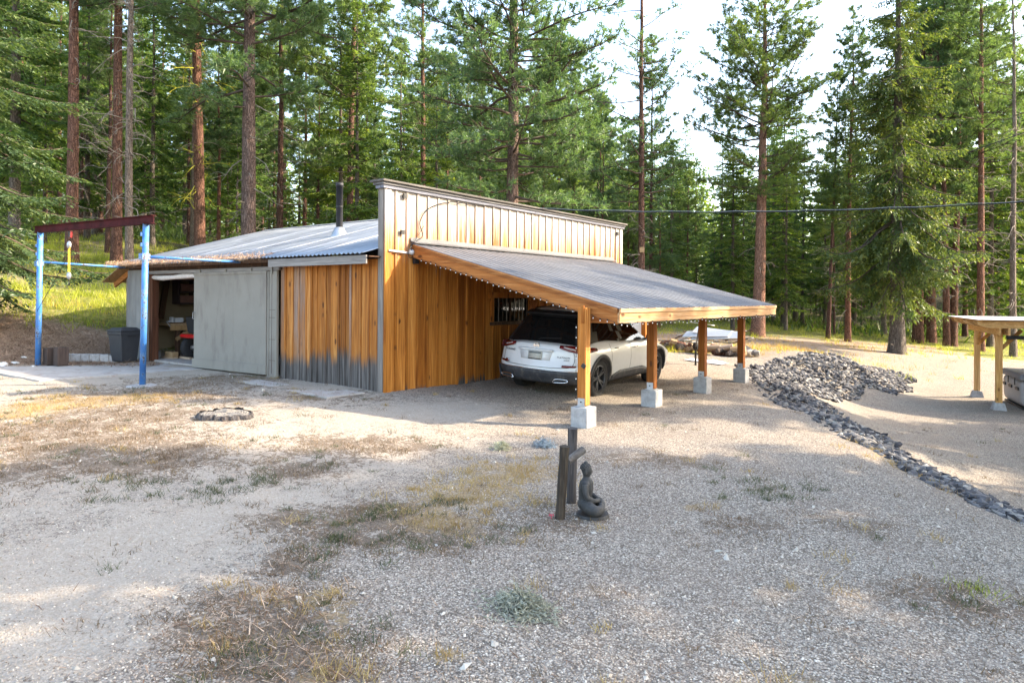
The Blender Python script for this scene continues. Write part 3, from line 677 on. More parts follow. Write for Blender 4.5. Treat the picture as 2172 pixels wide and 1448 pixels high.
# header beams above the sliding door
boxo('header_beam', (-15.7, Y0 + 0.05, 2.615), (6.9, 0.12, 0.16), M['dark_wood'], shed)
boxo('purlin', (-15.7, Y0 - 0.20, 2.665), (7.0, 0.06, 0.07), M['dark_wood'], shed)
boxo('door_track', (-15.1, Y0 - 0.075, 2.512), (5.75, 0.05, 0.075), M['grey_board_x'], shed)
boxo('lintel', (-15.7, Y0 + 0.06, 2.43), (4.6, 0.09, 0.20), M['dark_wood'], shed)
# sliding door: two leaves of plywood, rails, a narrow end leaf with battens
dr = empty('sliding_door', Vector((-14.0, Y0 - 0.10, 1.35)) - shed.location); dr.parent = shed
def dbox(name, c, s, mat=M['door_paint'], rot=None):
    b = MB(); b.box((0, 0, 0), s, rot); o = b.build(name, mat, dr); o.location = Vector(c) - Vector((-14.0, Y0 - 0.10, 1.35)); return o
dbox('panel', (-14.716, Y0 - 0.10, 1.40), (1.668, 0.035, 2.14)); dbox('panel', (-13.245, Y0 - 0.102, 1.40), (1.262, 0.035, 2.14))
dbox('bottom_rail', (-14.09, Y0 - 0.134, 0.40), (2.98, 0.030, 0.20), rot=(0, -0.012, 0))
dbox('stile', (-12.64, Y0 - 0.129, 1.46), (0.05, 0.02, 1.95)); dbox('top_rail', (-14.08, Y0 - 0.128, 2.44), (2.94, 0.018, 0.05))
dbox('end_panel', (-12.435, Y0 - 0.085, 1.36), (0.335, 0.03, 2.20))
for xx in (-12.575, -12.292): dbox('stile', (xx, Y0 - 0.108, 1.36), (0.045, 0.018, 2.18))
for zz in (1.05, 1.50, 1.66, 0.62): dbox('seam', (-12.43, Y0 - 0.1015, zz), (0.26, 0.006, 0.006), M['dark_wood'])
dbox('seam', (-12.46, Y0 - 0.1015, 1.4), (0.006, 0.006, 2.1), M['dark_wood'])
for xx in (-15.3, -14.2, -13.2, -12.45): dbox('hanger', (xx, Y0 - 0.12, 2.47), (0.05, 0.02, 0.13))
b = MB(); b.tube([(0, 0, -.09), (0, -.05, -.07), (0, -.05, .07), (0, 0, .09)], 0.008, 6)
o = b.build('handle', M['galv'], dr); o.location = Vector((-15.50, Y0 - 0.12, 1.48)) - Vector((-14.0, Y0 - 0.10, 1.35))

def corrugated(name, xa, xb, ya, za, yb, zb, pitch, amp, mat, parent, axis='x', seg=4, wob=0.006, ridge=False, thick=0.0):
    """sheet whose ribs run from (.,ya,za) to (.,yb,zb); ribs repeat along x"""
    n = max(2, int(round(abs(xb - xa) / pitch * seg))); V = []; F = []
    rows = 5
    for j in range(rows):
        tt = j / (rows - 1)
        for i in range(n + 1):
            u = i / n; xx = xa + (xb - xa) * u; ph = (i % seg) / seg
            if ridge: h = amp if ph in (0.5,) or (seg == 6 and ph in (0.5, 4 / 6)) else 0
            else: h = amp * math.cos(2 * math.pi * i / seg)
            z = za + (zb - za) * tt + h + wob * math.sin(xx * 1.7 + tt * 5) * math.sin(tt * 3 + xx)
            V.append((xx, ya + (yb - ya) * tt - parent.location.y, z - parent.location.z))
    V = [(p[0] - parent.location.x, p[1], p[2]) for p in V]
    for j in range(rows - 1):
        for i in range(n):
            a = j * (n + 1) + i; F.append((a, a + 1, a + n + 2, a + n + 1))
    if axis == 'y':
        pass
    me = bpy.data.meshes.new(name); me.from_pydata(V, [], F); me.materials.append(mat)
    me.polygons.foreach_set('use_smooth', [not ridge] * len(F)); me.update()
    o = link(name, me, parent)
    md = o.modifiers.new('thickness', 'SOLIDIFY'); md.thickness = 0.0015; md.offset = -1
    return o
# barn roof: metal sheets, overlapping
xa = -19.75; pw = 0.87; i = 0
while xa < X1 - 0.12:
    xb = min(xa + pw, X1 - 0.115); e = random.uniform(-.015, .02)
    corrugated('roof_sheet', xa - (0.03 if i else 0), xb, 7.93 + e, 2.715 + 0.003 * (i % 2) + 0.006 * math.sin(i), 12.78, 4.055 + 0.003 * (i % 2), 0.125, 0.017, M['barn_roof'], shed)
    corrugated('roof_sheet', xa - (0.03 if i else 0), xb, 17.5, 2.715 + 0.003 * (i % 2), 12.78, 4.055 + 0.003 * (i % 2), 0.125, 0.017, M['barn_roof'], shed)
    xa = xb; i += 1
b = MB(); n = 24
for s in (-1, 1): pass
b.add([(-19.78, 12.60, 4.03), (-9.33, 12.60, 4.03), (-9.33, 12.78, 4.088), (-19.78, 12.78, 4.088), (-9.33, 12.96, 4.03), (-19.78, 12.96, 4.03)], [(0, 1, 2, 3), (3, 2, 4, 5)])
o = b.build('ridge_cap', M['barn_roof'], shed); o.location = -shed.location
# gable ends, back wall, interior
def prism(name, pts, x0, x1, mat, parent):
    b = MB(); n = len(pts)
    V = [(x0, p[0], p[1]) for p in pts] + [(x1, p[0], p[1]) for p in pts]
    F = [tuple(range(n - 1, -1, -1)), tuple(range(n, 2 * n))] + [(i, (i + 1) % n, n + (i + 1) % n, n + i) for i in range(n)]
    b.add(V, F); o = b.build(name, mat, parent); o.location = -parent.location; return o
prism('inner_lining', [(Y0 + .3, .3), (Y1 - .2, .3), (Y1 - .2, 2.6), (12.75, 3.9), (Y0 + .3, 2.62)], X0 + .11, X0 + .13, M['interior'], shed)
prism('gable_wall', [(Y0 + .05, .2), (Y1, .2), (Y1, 2.62), (12.75, 3.98), (Y0 + .05, 2.72)], X0, X0 + 0.1, M['plywood'], shed)
boxo('back_wall', ((X0 + X1) / 2, Y1 - 0.05, 1.45), (X1 - X0 - .2, 0.1, 2.4), M['interior'], shed)
boxo('floor_slab', ((X0 + X1) / 2, (Y0 + Y1) / 2 - 0.02, 0.265), (X1 - X0 - .02, Y1 - Y0 - 0.1, 0.08), M['slab'], shed)
for yy in (9.6, 11.0): boxo('tie_beam', ((X0 + X1) / 2, yy, 2.66), (X1 - X0 - .3, 0.05, 0.14), M['dark_wood'], shed)
# left of the door: corrugated panel, door post
for j, (xa, xb) in enumerate(((-19.20, -18.62), (-18.64, -18.05))):
    b = MB(); n = 28; V = []; F = []
    for zi, zz in enumerate((0.28, 2.60)):
        for i in range(n + 1):
            V.append((xa + (xb - xa) * i / n, Y0 - 0.02 - 0.004 * j + 0.009 * math.cos(i * math.pi / 2), zz))
    for i in range(n): F.append((i, i + 1, n + 2 + i, n + 1 + i))
    b.add(V, F); o = b.build('wall_sheet', M['corr_wall'], shed); o.location = -shed.location
    o.modifiers.new('thickness', 'SOLIDIFY').thickness = 0.002
boxo('wall_backing', (-18.62, Y0 + 0.05, 1.44), (1.15, 0.06, 2.34), M['dark_wood'], shed)
boxo('jamb', (-18.0, Y0 - 0.02, 1.42), (0.09, 0.09, 2.3), M['grey_board_v'], shed)
boxo('jamb', (-17.86, Y0 + 0.05, 1.42), (0.17, 0.16, 2.28), wood('red brown post', 2, (0.16, 0.06, 0.03), (0.07, 0.03, 0.018), (0.24, 0.11, 0.06)), shed)
b = MB(); b.tube([(-17.80 + 0.5 * i, Y0 + 0.02, 2.40 - 0.02 * math.sin(i * 1.3)) for i in range(6)], [0.06, .068, .055, .07, .06, .062], 8)
o = b.build('rolled_curtain', M['tub_white'], shed, True); o.location = -shed.location
# stove pipe with flashing cone
b = MB(); b.lathe([(0.078, -.08), (0.078, 1.10), (0.090, 1.10), (0.090, 1.19), (0.0, 1.19)], seg=20)
sp = b.build('stove_pipe', M['pipe_black'], shed, True, Vector((-13.0, 10.34, 3.42)) - shed.location)
b = MB(); b.lathe([(0.21, -0.10), (0.19, -0.04), (0.105, 0.14), (0.085, 0.15)], seg=20)
b.build('flashing', M['galv'], sp, True)
b = MB(); b.lathe([(0.083, .62), (0.083, .65)], seg=20); b.build('pipe_joint', M['dark_metal'], sp)
# lean-to on the far left end
lt = empty('lean_to', (-19.9, 9.5, 0.5), 0, 'small lean-to with plywood side and short tin roof on the uphill end of the workshop', 'lean-to')
boxo('post', (-19.85, 8.62, 1.45), (0.12, 0.12, 2.1), M['grey_board_v'], lt)
boxo('side_panel', (-19.52, 8.75, 1.50), (0.56, 0.03, 2.2), M['plywood'], lt)
boxo('rafter', (-19.95, 8.52, 2.44), (1.25, 0.05, 0.14), M['rafter'], lt, rot=(0, -0.36, 0))
boxo('rafter', (-19.95, 10.3, 2.44), (1.25, 0.05, 0.14), M['rafter'], lt, rot=(0, -0.36, 0))
boxo('post', (-20.3, 11.9, 1.6), (0.1, 0.1, 1.6), M['grey_board_v'], lt)
boxo('roof_sheet', (-20.0, 10.1, 2.56), (1.45, 3.7, 0.02), M['plywood'], lt, rot=(0, -0.36, 0))
boxo('shelf_board', (-19.95, 8.9, 1.75), (0.5, 0.3, 0.03), M['firewood'], lt)

# pine needle litter fringe along the old eave
n = 3600; xx = -19.6 + rng.random(n) ** 1.25 * 7.2; yy = 7.93 + rng.random(n) ** 2 * 0.45
zz = 2.725 + (yy - 7.93) * 0.276 + 0.008 + rng.random(n) * 0.022 * (1 - (yy - 7.93) / .45) * (0.4 + 0.6 * np.sin(xx * 2.3) ** 2)
drop = (rng.random(n) < 0.4); 
L = 0.07 + 0.07 * rng.random(n); dr3 = unit(np.stack([rng.normal(size=n), rng.normal(size=n), rng.normal(size=n) * .3], -1)); dr3[drop] = unit(dr3[drop] * np.array([.5, .4, .2]) + np.array([0, -.5, -.9]))
yy = np.where(drop, 7.92, yy)
P0 = np.stack([xx, yy, zz], -1); sd_ = unit(np.cross(dr3, rand_unit(n))) * 0.0035
V = np.stack([P0 - sd_, P0 + sd_, P0 + dr3 * L[:, None]], 1).reshape(-1, 3)
tag(link('pine_needle_litter', np_mesh('pine_needle_litter', V, np.arange(3 * n).reshape(-1, 3), M['duff'])), 'brown dry pine needles hanging over the edge of the old tin roof', 'pine needles', kind='stuff')

# ================================================================== CARPORT
car_y0, car_y1 = 8.98, 16.60
EX, EZ = -4.86, 1.80; WX, WZ = -9.16, 2.93
slope = (WZ - EZ) / (WX - EX); ang = math.atan2(WZ - EZ, abs(WX - EX)); L = math.hypot(WX - EX, WZ - EZ)
def rz(x): return EZ + (x - EX) * slope
cp = empty('carport', (-7.0, 12.7, 0.1), 0, 'lean-to carport of orange timber with ribbed charcoal steel roof over the parked car', 'carport')
# roof sheets; ribs run down the slope
yy0 = car_y0 - 0.06; k = 0
while yy0 < car_y1 + 0.04:
    yy1 = min(yy0 + 0.914, car_y1 + 0.08); V = []; F = []; prof = []
    npx = int(round((yy1 - yy0) / 0.2285)); 
    for r in range(npx):
        b0 = yy0 + r * 0.2285
        for dy, dz in ((0, 0), (0.020, 0.013), (0.044, 0.013), (0.064, 0)):
            prof.append((min(b0 + dy, yy1), dz))
    prof.append((yy1, 0)); n = len(prof)
    for j in range(3):
        xx = EX + 0.05 + (WX - EX - 0.05) * j / 2
        for (py, pz) in prof: V.append((xx, py, rz(xx) + pz + 0.002 * (k % 2)))
    for j in range(2):
        for i in range(n - 1): F.append((j * n + i, j * n + i + 1, (j + 1) * n + i + 1, (j + 1) * n + i))
    b = MB(); b.add(V, F); o = b.build('roof_sheet', M['carport_roof'], cp); o.location = -cp.location
    o.modifiers.new('thickness', 'SOLIDIFY').thickness = 0.0015
    yy0 = yy1; k += 1
boxo('wall_flashing', (X1 + 0.09, (car_y0 + car_y1) / 2, WZ + 0.028), (0.15, car_y1 - car_y0 + .1, 0.02), M['carport_roof'], cp, rot=(0, ang, 0))
boxo('wall_flashing', (X1 + 0.032, (car_y0 + car_y1) / 2, WZ + 0.07), (0.012, car_y1 - car_y0 + .1, 0.09), M['carport_roof'], cp)
mx = (EX + WX) / 2; mzc = (EZ + WZ) / 2
def slopebox(name, yc, drop, h, th, mat, x0=WX + 0.03, x1=EX - 0.03):
    c = (x0 + x1) / 2; l = abs(x0 - x1) / math.cos(ang)
    return boxo(name, (c, yc, rz(c) - drop), (l, th, h), mat, cp, rot=(0, ang, 0))
for yy in np.linspace(car_y0 + 0.6, car_y1 - 0.6, 12): slopebox('rafter', yy, 0.115, 0.14, 0.04, M['rafter'])
for yy, s in ((car_y0, -1), (car_y1, 1)):
    slopebox('rake_board', yy, 0.155, 0.19, 0.045, M['rafter'], x1=EX)
    slopebox('rake_trim', yy + s * 0.034, 0.052, 0.07, 0.022, M['rafter'], x1=EX)
    slopebox('rake_trim', yy + s * 0.030, 0.017, 0.028, 0.030, M['rafter'], x1=EX)
for q in np.linspace(0.06, 0.94, 7):
    xx = WX + (EX - WX) * q; boxo('purlin', (xx, (car_y0 + car_y1) / 2, rz(xx) - 0.028), (0.09, car_y1 - car_y0 - .1, 0.03), M['fascia'], cp, rot=(0, ang, 0))
boxo('eave_fascia', (EX + 0.012, (car_y0 + car_y1) / 2, 1.655), (0.04, car_y1 - car_y0 + 0.05, 0.165), M['fascia'], cp, bevel=0.004)
boxo('eave_trim', (EX + 0.038, (car_y0 + car_y1) / 2, 1.757), (0.03, car_y1 - car_y0 + 0.07, 0.062), M['fascia'], cp, bevel=0.003)
boxo('plate_beam', (-5.43, (car_y0 + car_y1) / 2, 1.70), (0.09, car_y1 - car_y0 - 0.1, 0.19), M['fascia'], cp)
boxo('tie_brace', (-5.16, 9.03, 1.635), (0.56, 0.045, 0.135), M['rafter'], cp)
boxo('ledger', (X1 + 0.06, (car_y0 + car_y1) / 2, 2.80), (0.05, car_y1 - car_y0 - .2, 0.14), M['fascia'], cp)
POSTS = [(-5.38, 8.86), (-5.43, 11.28), (-5.45, 13.70), (-5.42, 15.98)]
for i, (px, py) in enumerate(POSTS):
    ztop = 1.80 if i == 0 else 1.62
    boxo('post', (px, py, (0.33 + ztop) / 2), (0.142, 0.142, ztop - 0.33), M['post'], cp, bevel=0.006)
    if i == 0: boxo('post_block', (px + .02, py - 0.078, 1.70), (0.055, 0.03, 0.26), M['post'], cp, bevel=0.004)
    boxo('footing', (px, py, 0.06), (0.285, 0.285, 0.50), M['concrete'], cp, bevel=0.008)
    for s in (-1, 1): boxo('bracket', (px, py + s * 0.0735, 0.375), (0.12, 0.005, 0.13), M['galv'], cp)
    boxo('bracket_base', (px, py, 0.318), (0.17, 0.17, 0.012), M['galv'], cp)
    for s in (-1, 1): boxo('bolt', (px, py + s * 0.080, 0.385), (0.02, 0.012, 0.02), M['dark_metal'], cp)
# small black boxes: junction on first post
def gadget(name, loc, size, label, cat, rz_=0):
    b = MB(); b.box((0, 0, 0), size); b.box((size[0] * .5, -size[1] * .1, 0), (size[0] * .3, size[1] * .5, size[2] * .5))
    o = b.build(name, M['black_plastic']); o.location = loc; o.rotation_euler = (0, 0, rz_); return tag(o, label, cat)
gadget('junction_box', (-5.33, 8.77, 0.93), (0.06, 0.03, 0.06), 'small black box tilted on the nearest carport post', 'box').rotation_euler = (0, .6, 0)
gadget('sensor_box', (X1 + 0.045, 8.77, 3.79), (0.03, 0.10, 0.09), 'small black sensor just under the parapet cap', 'sensor')
gadget('sensor_box', (X1 + 0.045, 8.71, 3.12), (0.03, 0.09, 0.08), 'small black sensor halfway up beside the hanging cable', 'sensor')
gadget('sensor_box', (X1 + 0.045, 16.85, 3.72), (0.03, 0.12, 0.09), 'small black sensor at the far end of the parapet wall', 'sensor')

# string lights along the rake, the post and the eave
sl = empty('string_lights', (-7, 8.9, 1.9), 0, 'string of small round white bulbs along the carport rake, first post and eave', 'string lights')
pts = []
for i in range(34):
    q = i / 33; xx = WX + 0.25 + (EX - WX - 0.3) * q
    pts.append((xx, 8.945, rz(xx) - 0.262 - 0.012 * math.sin(i * 1.9)))
eave = [(EX + 0.04, 9.0 + 7.55 * i / 44, 1.548 - 0.018 * (i % 3) * 0.6 - 0.01 * math.sin(i)) for i in range(45)]
post = [(-5.465, 8.775, 1.50 - 0.155 * i) for i in range(8)]
bulb = MB(); bulb.sphere((0, 0, 0), 0.0095, 8, 6); bm_ = bulb.mesh('bulb', M['bulb'], True)
sock = MB(); sock.lathe([(0.007, 0.012), (0.008, 0.035), (0.0, .035)], seg=6); skm = sock.mesh('socket', M['wire'])
for p in pts + eave + post:
    o = link('bulb', bm_, sl, Vector(p) - sl.location)
    link('socket', skm, o)
for chain in (pts, eave, post):
    b = MB(); P = []
    for i in range(len(chain) - 1):
        a, c = Vector(chain[i]), Vector(chain[i + 1]); P += [a + Vector((0, 0, .035)), (a + c) / 2 + Vector((0, 0, .030))]
    P.append(Vector(chain[-1]) + Vector((0, 0, .035)))
    b.tube(P, 0.0035, 4); o = b.build('cord', M['wire'], sl); o.location = -sl.location
# flood light with conduit arm at the corner
fl = empty('flood_light', (X1 + 0.05, 8.9, 2.77), 0, 'black flood light and grey conduit arm under the front end of the carport roof', 'light')
b = MB(); b.tube([(0, -0.52, 0.0), (0, 0.0, -0.02)], 0.020, 8); b.build('conduit', M['conduit'], fl)
b = MB(); b.sphere((0.01, 0.03, 0.0), (0.05, 0.06, 0.055)); b.build('fixture', M['conduit'], fl, True)
b = MB(); b.box((0.03, 0.12, -0.10), (0.07, 0.10, 0.22)); b.box((0.06, 0.14, -.02), (.03, .06, .05)); b.build('lamp_head', M['black_plastic'], fl)
# service drop and house wires
def cable(name, pts, r, mat, label, seg=5):
    b = MB(); b.tube(pts, r, seg); o = b.build(name, M[mat]); return tag(o, label, 'cable')
def spline(P, n=10):
    out = []
    P = [Vector(p) for p in P]
    for i in range(len(P) - 1):
        p0, p1, p2, p3 = P[max(i - 1, 0)], P[i], P[i + 1], P[min(i + 2, len(P) - 1)]
        for k in range(n):
            t = k / n
            out.append(0.5 * ((2 * p1) + (-p0 + p2) * t + (2 * p0 - 5 * p1 + 4 * p2 - p3) * t * t + (-p0 + 3 * p1 - 3 * p2 + p3) * t ** 3))
    out.append(P[-1]); return out
cable('wall_cable', spline([(X1 + .03, 12.6, 3.93), (X1 + .05, 11.6, 3.90), (X1 + .05, 10.5, 3.84), (X1 + .05, 9.9, 3.80), (X1 + .05, 9.38, 3.62), (X1 + .05, 9.15, 3.35), (X1 + .05, 9.22, 3.1), (X1 + .05, 9.05, 2.98), (X1 + .08, 8.88, 2.85), (X1 + .08, 8.98, 2.74)]), 0.010, 'wire', 'black service cable drooping across the silvered parapet boards')
cable('wall_cable', spline([(X1 + .05, 9.25, 3.28), (X1 + .06, 9.12, 3.12), (X1 + .09, 8.93, 2.92), (X1 + .10, 8.80, 2.76), (X1 + .09, 8.86, 2.66), (X1 + .08, 8.98, 2.70)]), 0.007, 'wire', 'thin black cable loop hanging beside the flood light')
pA = Vector((X1 + 0.02, 12.9, 3.99)); pB = Vector((9.0, 21.0, 4.9))
cable('power_line', [pA.lerp(pB, i / 40) + Vector((0, 0, -2.2 * (i / 40) * (1 - i / 40))) for i in range(41)], 0.010, 'wire', 'twisted black power line running from the parapet out over the yard')
cable('power_line', [Vector((11.0, 26.0, 10.5)).lerp(Vector((-2.0, 31.0, 7.5)), i / 20) for i in range(21)], 0.018, 'wire', 'high black wire among the trees at the top right')
cable('power_line', [(p + Vector((0, 0, .022))) for p in [pA.lerp(pB, i / 40) + Vector((0.0, 0, -2.2 * (i / 40) * (1 - i / 40) + 0.012 * math.sin(i * 2.2))) for i in range(41)]], 0.005, 'wire_grey', 'thin grey messenger wire wound on the black power line')

# ================================================================== GANTRY
gt = empty('hoist_gantry', (-16.1, 6.1, 0.25), 0, 'tall blue pipe hoist frame with dark red crossbeam in front of the workshop door', 'gantry')
for (x0, zt, zb, r) in ((-13.43, 3.30, .15, 0.056), (-18.75, 3.42, .22, 0.062)):
    b = MB(); b.tube([(x0 - (0.06 if x0 > -15 else 0.05), 6.1, zb), (x0 + 0.05, 6.1, zt)], r, 16)
    o = b.build('upright', M['blue'], gt, True); o.location = -gt.location
    b = MB(); b.box((x0 + .03, 6.1, zt + 0.008), (0.18, 0.18, 0.014)); o = b.build('top_plate', M['red_steel'], gt); o.location = -gt.location
    b = MB(); b.tube([(x0, 6.1, 2.66 + (0.02 if x0 > -15 else .06)), (x0 - (0 if x0 > -15 else .1), Y0 - 0.04, 2.66)], 0.026, 8)
    o = b.build('tie_bar', M['blue'], gt, True); o.location = -gt.location
    boxo('clamp', (x0 + 0.0, 6.1, 2.68), (0.15, 0.15, 0.12), M['blue'], gt)
    for z_ in (2.9, 3.1): boxo('weld_lug', (x0 + .02, 6.035, z_), (0.05, 0.03, 0.07), M['blue'], gt)
b = MB()
for (zz, wy, h) in ((0.075, .10, .012), (-0.075, .10, .012), (0, .012, .14)):
    b.box((0, 0, zz), (5.95, wy, h))
o = b.build('crossbeam', M['red_steel'], gt); o.location = Vector((-16.05, 6.1, 3.43)) - gt.location; o.rotation_euler = (0, 0.022, 0)
hs = empty('chain_hoist', (-17.0, 6.1, 3.35), 0, 'rope hoist with yellow falls and grey pulley blocks hanging from the red crossbeam', 'hoist')
b = MB(); b.tube([(0, 0, 0), (0, 0, -.12)], 0.02, 8); b.build('hook', M['dark_metal'], hs)
b = MB(); b.tube([(.12, 0, .0), (.11, 0, -.14)], 0.018, 8); b.build('strap', M['red_paint'], hs)
for zz in (-.30, -.98):
    b = MB(); b.sphere((0, 0, zz), (0.055, 0.045, 0.085), 10, 8); b.build('pulley_block', M['galv'], hs, True)
for xx in (-.045, -.016, .016, .045):
    b = MB(); b.tube([(xx, 0, -.34), (xx * 1.15, 0, -.94)], 0.0055, 6); b.build('fall_rope', M['yellow_rope'], hs)
b = MB(); b.tube([(0, 0, -1.05), (0, 0, -1.12), (.03, 0, -1.16), (.0, 0, -1.20), (-.03, 0, -1.17)], 0.010, 6); b.build('hook', M['dark_metal'], hs)
cable('guy_wire', [(-16.95, 6.12, 2.9), (-18.72, 6.05, 1.55)], 0.006, 'wire', 'thin black wire slanting from the blue left upright to the hoist')

# ================================================================== SLABS, STUMP, BIN, BLOCKS
def slab(name, pts, h, label, cat='slab', mat='slab'):
    zs = [tz(*p) for p in pts]; z = sorted(zs)[1] if len(zs) > 4 else max(zs); n = len(pts); b = MB()
    b.add([(p[0], p[1], z + h) for p in pts] + [(p[0], p[1], z - 0.15) for p in pts], [tuple(range(n))] + [(i, n + i, n + (i + 1) % n, (i + 1) % n) for i in range(n)])
    o = b.build(name, M[mat]); return tag(o, label, cat)
slab('concrete_slab', [(-19.9, 5.05), (-17.2, 5.0), (-15.5, 5.05), (-15.15, 8.2), (-18.0, 8.2), (-19.3, 8.15), (-19.6, 6.6)], 0.025, 'flat concrete apron in front of the open workshop doorway')
slab('paving_slab', [(-12.30, 7.42), (-11.2, 7.38), (-11.18, 7.75), (-12.30, 7.80)], 0.012, 'left strip of thin concrete paving beside the rotted wall foot', 'slab')
slab('paving_slab', [(-11.14, 7.36), (-9.40, 7.24), (-9.34, 8.0), (-9.9, 8.02), (-10.0, 7.72), (-11.14, 7.78)], 0.018, 'pale concrete paving slab lying by the workshop corner', 'slab')
b = MB(); b.lathe([(0.0, .02), (.20, .018), (.27, .0), (.30, -.03)], seg=14); o = b.build('pole_pad', M['concrete']); o.location = (-13.49, 6.1, tz(-13.49, 6.1) - .0); tag(o, 'small round concrete pad at the foot of the right blue upright', 'pad')

def stump():
    s = empty('tree_stump', (-9.5, 5.5, tz(-9.5, 5.5)), 0, 'low weathered tree stump flush with the ground near the workshop corner', 'stump')
    n = 60; V = []; F = []; r_ = []
    for k in range(n):
        a = 2 * math.pi * k / n
        r_.append(0.40 * (1 + .10 * math.sin(3 * a + 1) + .05 * math.sin(7 * a) + .04 * math.sin(17 * a) + random.uniform(-.03, .03)))
    for (fr, z) in ((1.10, -.08), (1.0, .035), (0.95, .05)):
        for k in range(n):
            a = 2 * math.pi * k / n; V.append((r_[k] * fr * math.cos(a) * 1.05, r_[k] * fr * math.sin(a) * .9, z + random.uniform(-.012, .014)))
    for j in range(2):
        for k in range(n): F.append((j * n + k, j * n + (k + 1) % n, (j + 1) * n + (k + 1) % n, (j + 1) * n + k))
    b = MB(); b.add(V, F); b.build('bark_ring', M['old_post'], s)
    V = []; F = []; R = 7
    for j in range(R):
        for k in range(n):
            a = 2 * math.pi * k / n; fr = .93 * (1 - j / R)
            V.append((r_[k] * fr * math.cos(a) * 1.05, r_[k] * fr * math.sin(a) * .9, .042 + .016 * math.sin(a * 5 + j) * fr + random.uniform(-.006, .006) - (.02 if j == 0 else 0)))
    V.append((0, 0, .045))
    for j in range(R - 1):
        for k in range(n): F.append((j * n + k, j * n + (k + 1) % n, (j + 1) * n + (k + 1) % n, (j + 1) * n + k))
    for k in range(n): F.append(((R - 1) * n + k, (R - 1) * n + (k + 1) % n, R * n))
    t = NT('cut stump wood'); P = t.objc(); wv = t.n('ShaderNodeTexWave', wave_type='RINGS', rings_direction='Z'); wv.inputs['Scale'].default_value = 9; wv.inputs['Distortion'].default_value = 5; wv.inputs['Detail'].default_value = 4
    t.l(P, wv.inputs['Vector']); nn = t.noise(t.mapp(P, (5, 22, 5)), 1.0, 6, .7)
    c = t.ramp(t.math('ADD', t.math('MULTIPLY', wv.outputs['Fac'], .35), t.math('MULTIPLY', nn, .75)), [(0.25, (0.035, .03, .026)), (0.42, (0.15, .135, .12)), (.8, (.27, .25, .225))])
    t.pbsdf(c, .9, 0, t.bump(nn, .8, .02), .15)
    b = MB(); b.add(V, F); b.build('cut_top', t.m, s)
stump()
bn = empty('trash_bin', (-18.05, 7.72, 0.30), 0.15, 'dark grey plastic trash bin with domed lid beside the corrugated wall', 'trash bin')
def taper(w0, d0, w1, d1, z0, z1):
    return [(-w0, -d0, z0), (w0, -d0, z0), (w0, d0, z0), (-w0, d0, z0), (-w1, -d1, z1), (w1, -d1, z1), (w1, d1, z1), (-w1, d1, z1)]
BF = [(0, 3, 2, 1), (4, 5, 6, 7), (0, 1, 5, 4), (1, 2, 6, 5), (2, 3, 7, 6), (3, 0, 4, 7)]
b = MB(); b.add(taper(.215, .20, .275, .26, 0, .74), BF); b.add(taper(.285, .27, .285, .27, .66, .745), BF); o = b.build('bin_body', M['bin'], bn); m_ = o.modifiers.new('b', 'BEVEL'); m_.width = .02; m_.segments = 2
b = MB(); b.add(taper(.30, .285, .29, .275, .745, .79), BF); b.add(taper(.26, .25, .20, .19, .785, .84), BF); o = b.build('lid', M['bin'], bn); m_ = o.modifiers.new('b', 'BEVEL'); m_.width = .012; m_.segments = 2
for s in (-1, 1):
    b = MB(); b.tube([(s * .28, -.08, .66), (s * .33, -.07, .66), (s * .33, .07, .66), (s * .28, .08, .66)], .013, 6); b.build('handle', M['bin'], bn)
for i, (x_, y_, hh) in enumerate(((-18.60, 6.30, .40), (-18.27, 6.40, .43))):
    tag(boxo('wood_block', (x_, y_, .28 + hh / 2), (.26, .24, hh), M['block_wood'], bevel=.008), ('left' if i == 0 else 'taller right') + ' of two square brown timber blocks standing at the slab edge', 'block')
cw = empty('block_wall', (-18.9, 7.2, .28), 0, 'low row of grey concrete blocks holding back the needle covered bank', 'block wall')
for i in range(6):
    q = i / 5; bx_, by_ = at(136 + 100 * q, 16.75 + .32 * q); boxo('block', (bx_, by_, tz(bx_, by_) + .075), (.385, .19, .19), M['concrete'], cw, rot=(0, random.uniform(-.03, .03), .78 + random.uniform(-.08, .08)), bevel=.006)
for k in range(1):
    b = MB(); P = [(-18.75 + .16 * math.cos(t * .9) * (1 + .1 * math.sin(t * 2.1)), 6.55 + .10 * math.sin(t * .9), .30 + .16 + .14 * math.sin(t * .9 + 1) * math.sin(t * .31)) for t in np.linspace(0, 40, 120)]
    b.tube(P, .009, 5); tag(b.build('extension_cord', M['yellow_rope']), 'tangled yellow cord behind the two timber blocks', 'cord')
def rockmesh(seed, flat=0.6, name='rock'):
    import bmesh
    r2 = random.Random(seed); bm = bmesh.new(); bmesh.ops.create_icosphere(bm, subdivisions=1, radius=1)
    fl_ = [(Vector((r2.gauss(0, 1), r2.gauss(0, 1), r2.gauss(0, 1))).normalized(), r2.uniform(.45, .8)) for _ in range(9)]
    for v in bm.verts:
        for nrm, d in fl_:
            e = v.co.dot(nrm) - d
            if e > 0: v.co -= nrm * e
        v.co = Vector((v.co.x * 1.25, v.co.y * .9, v.co.z * flat))
    me = bpy.data.meshes.new(name); bm.to_mesh(me); bm.free(); me.materials.append(M['rock']); return me
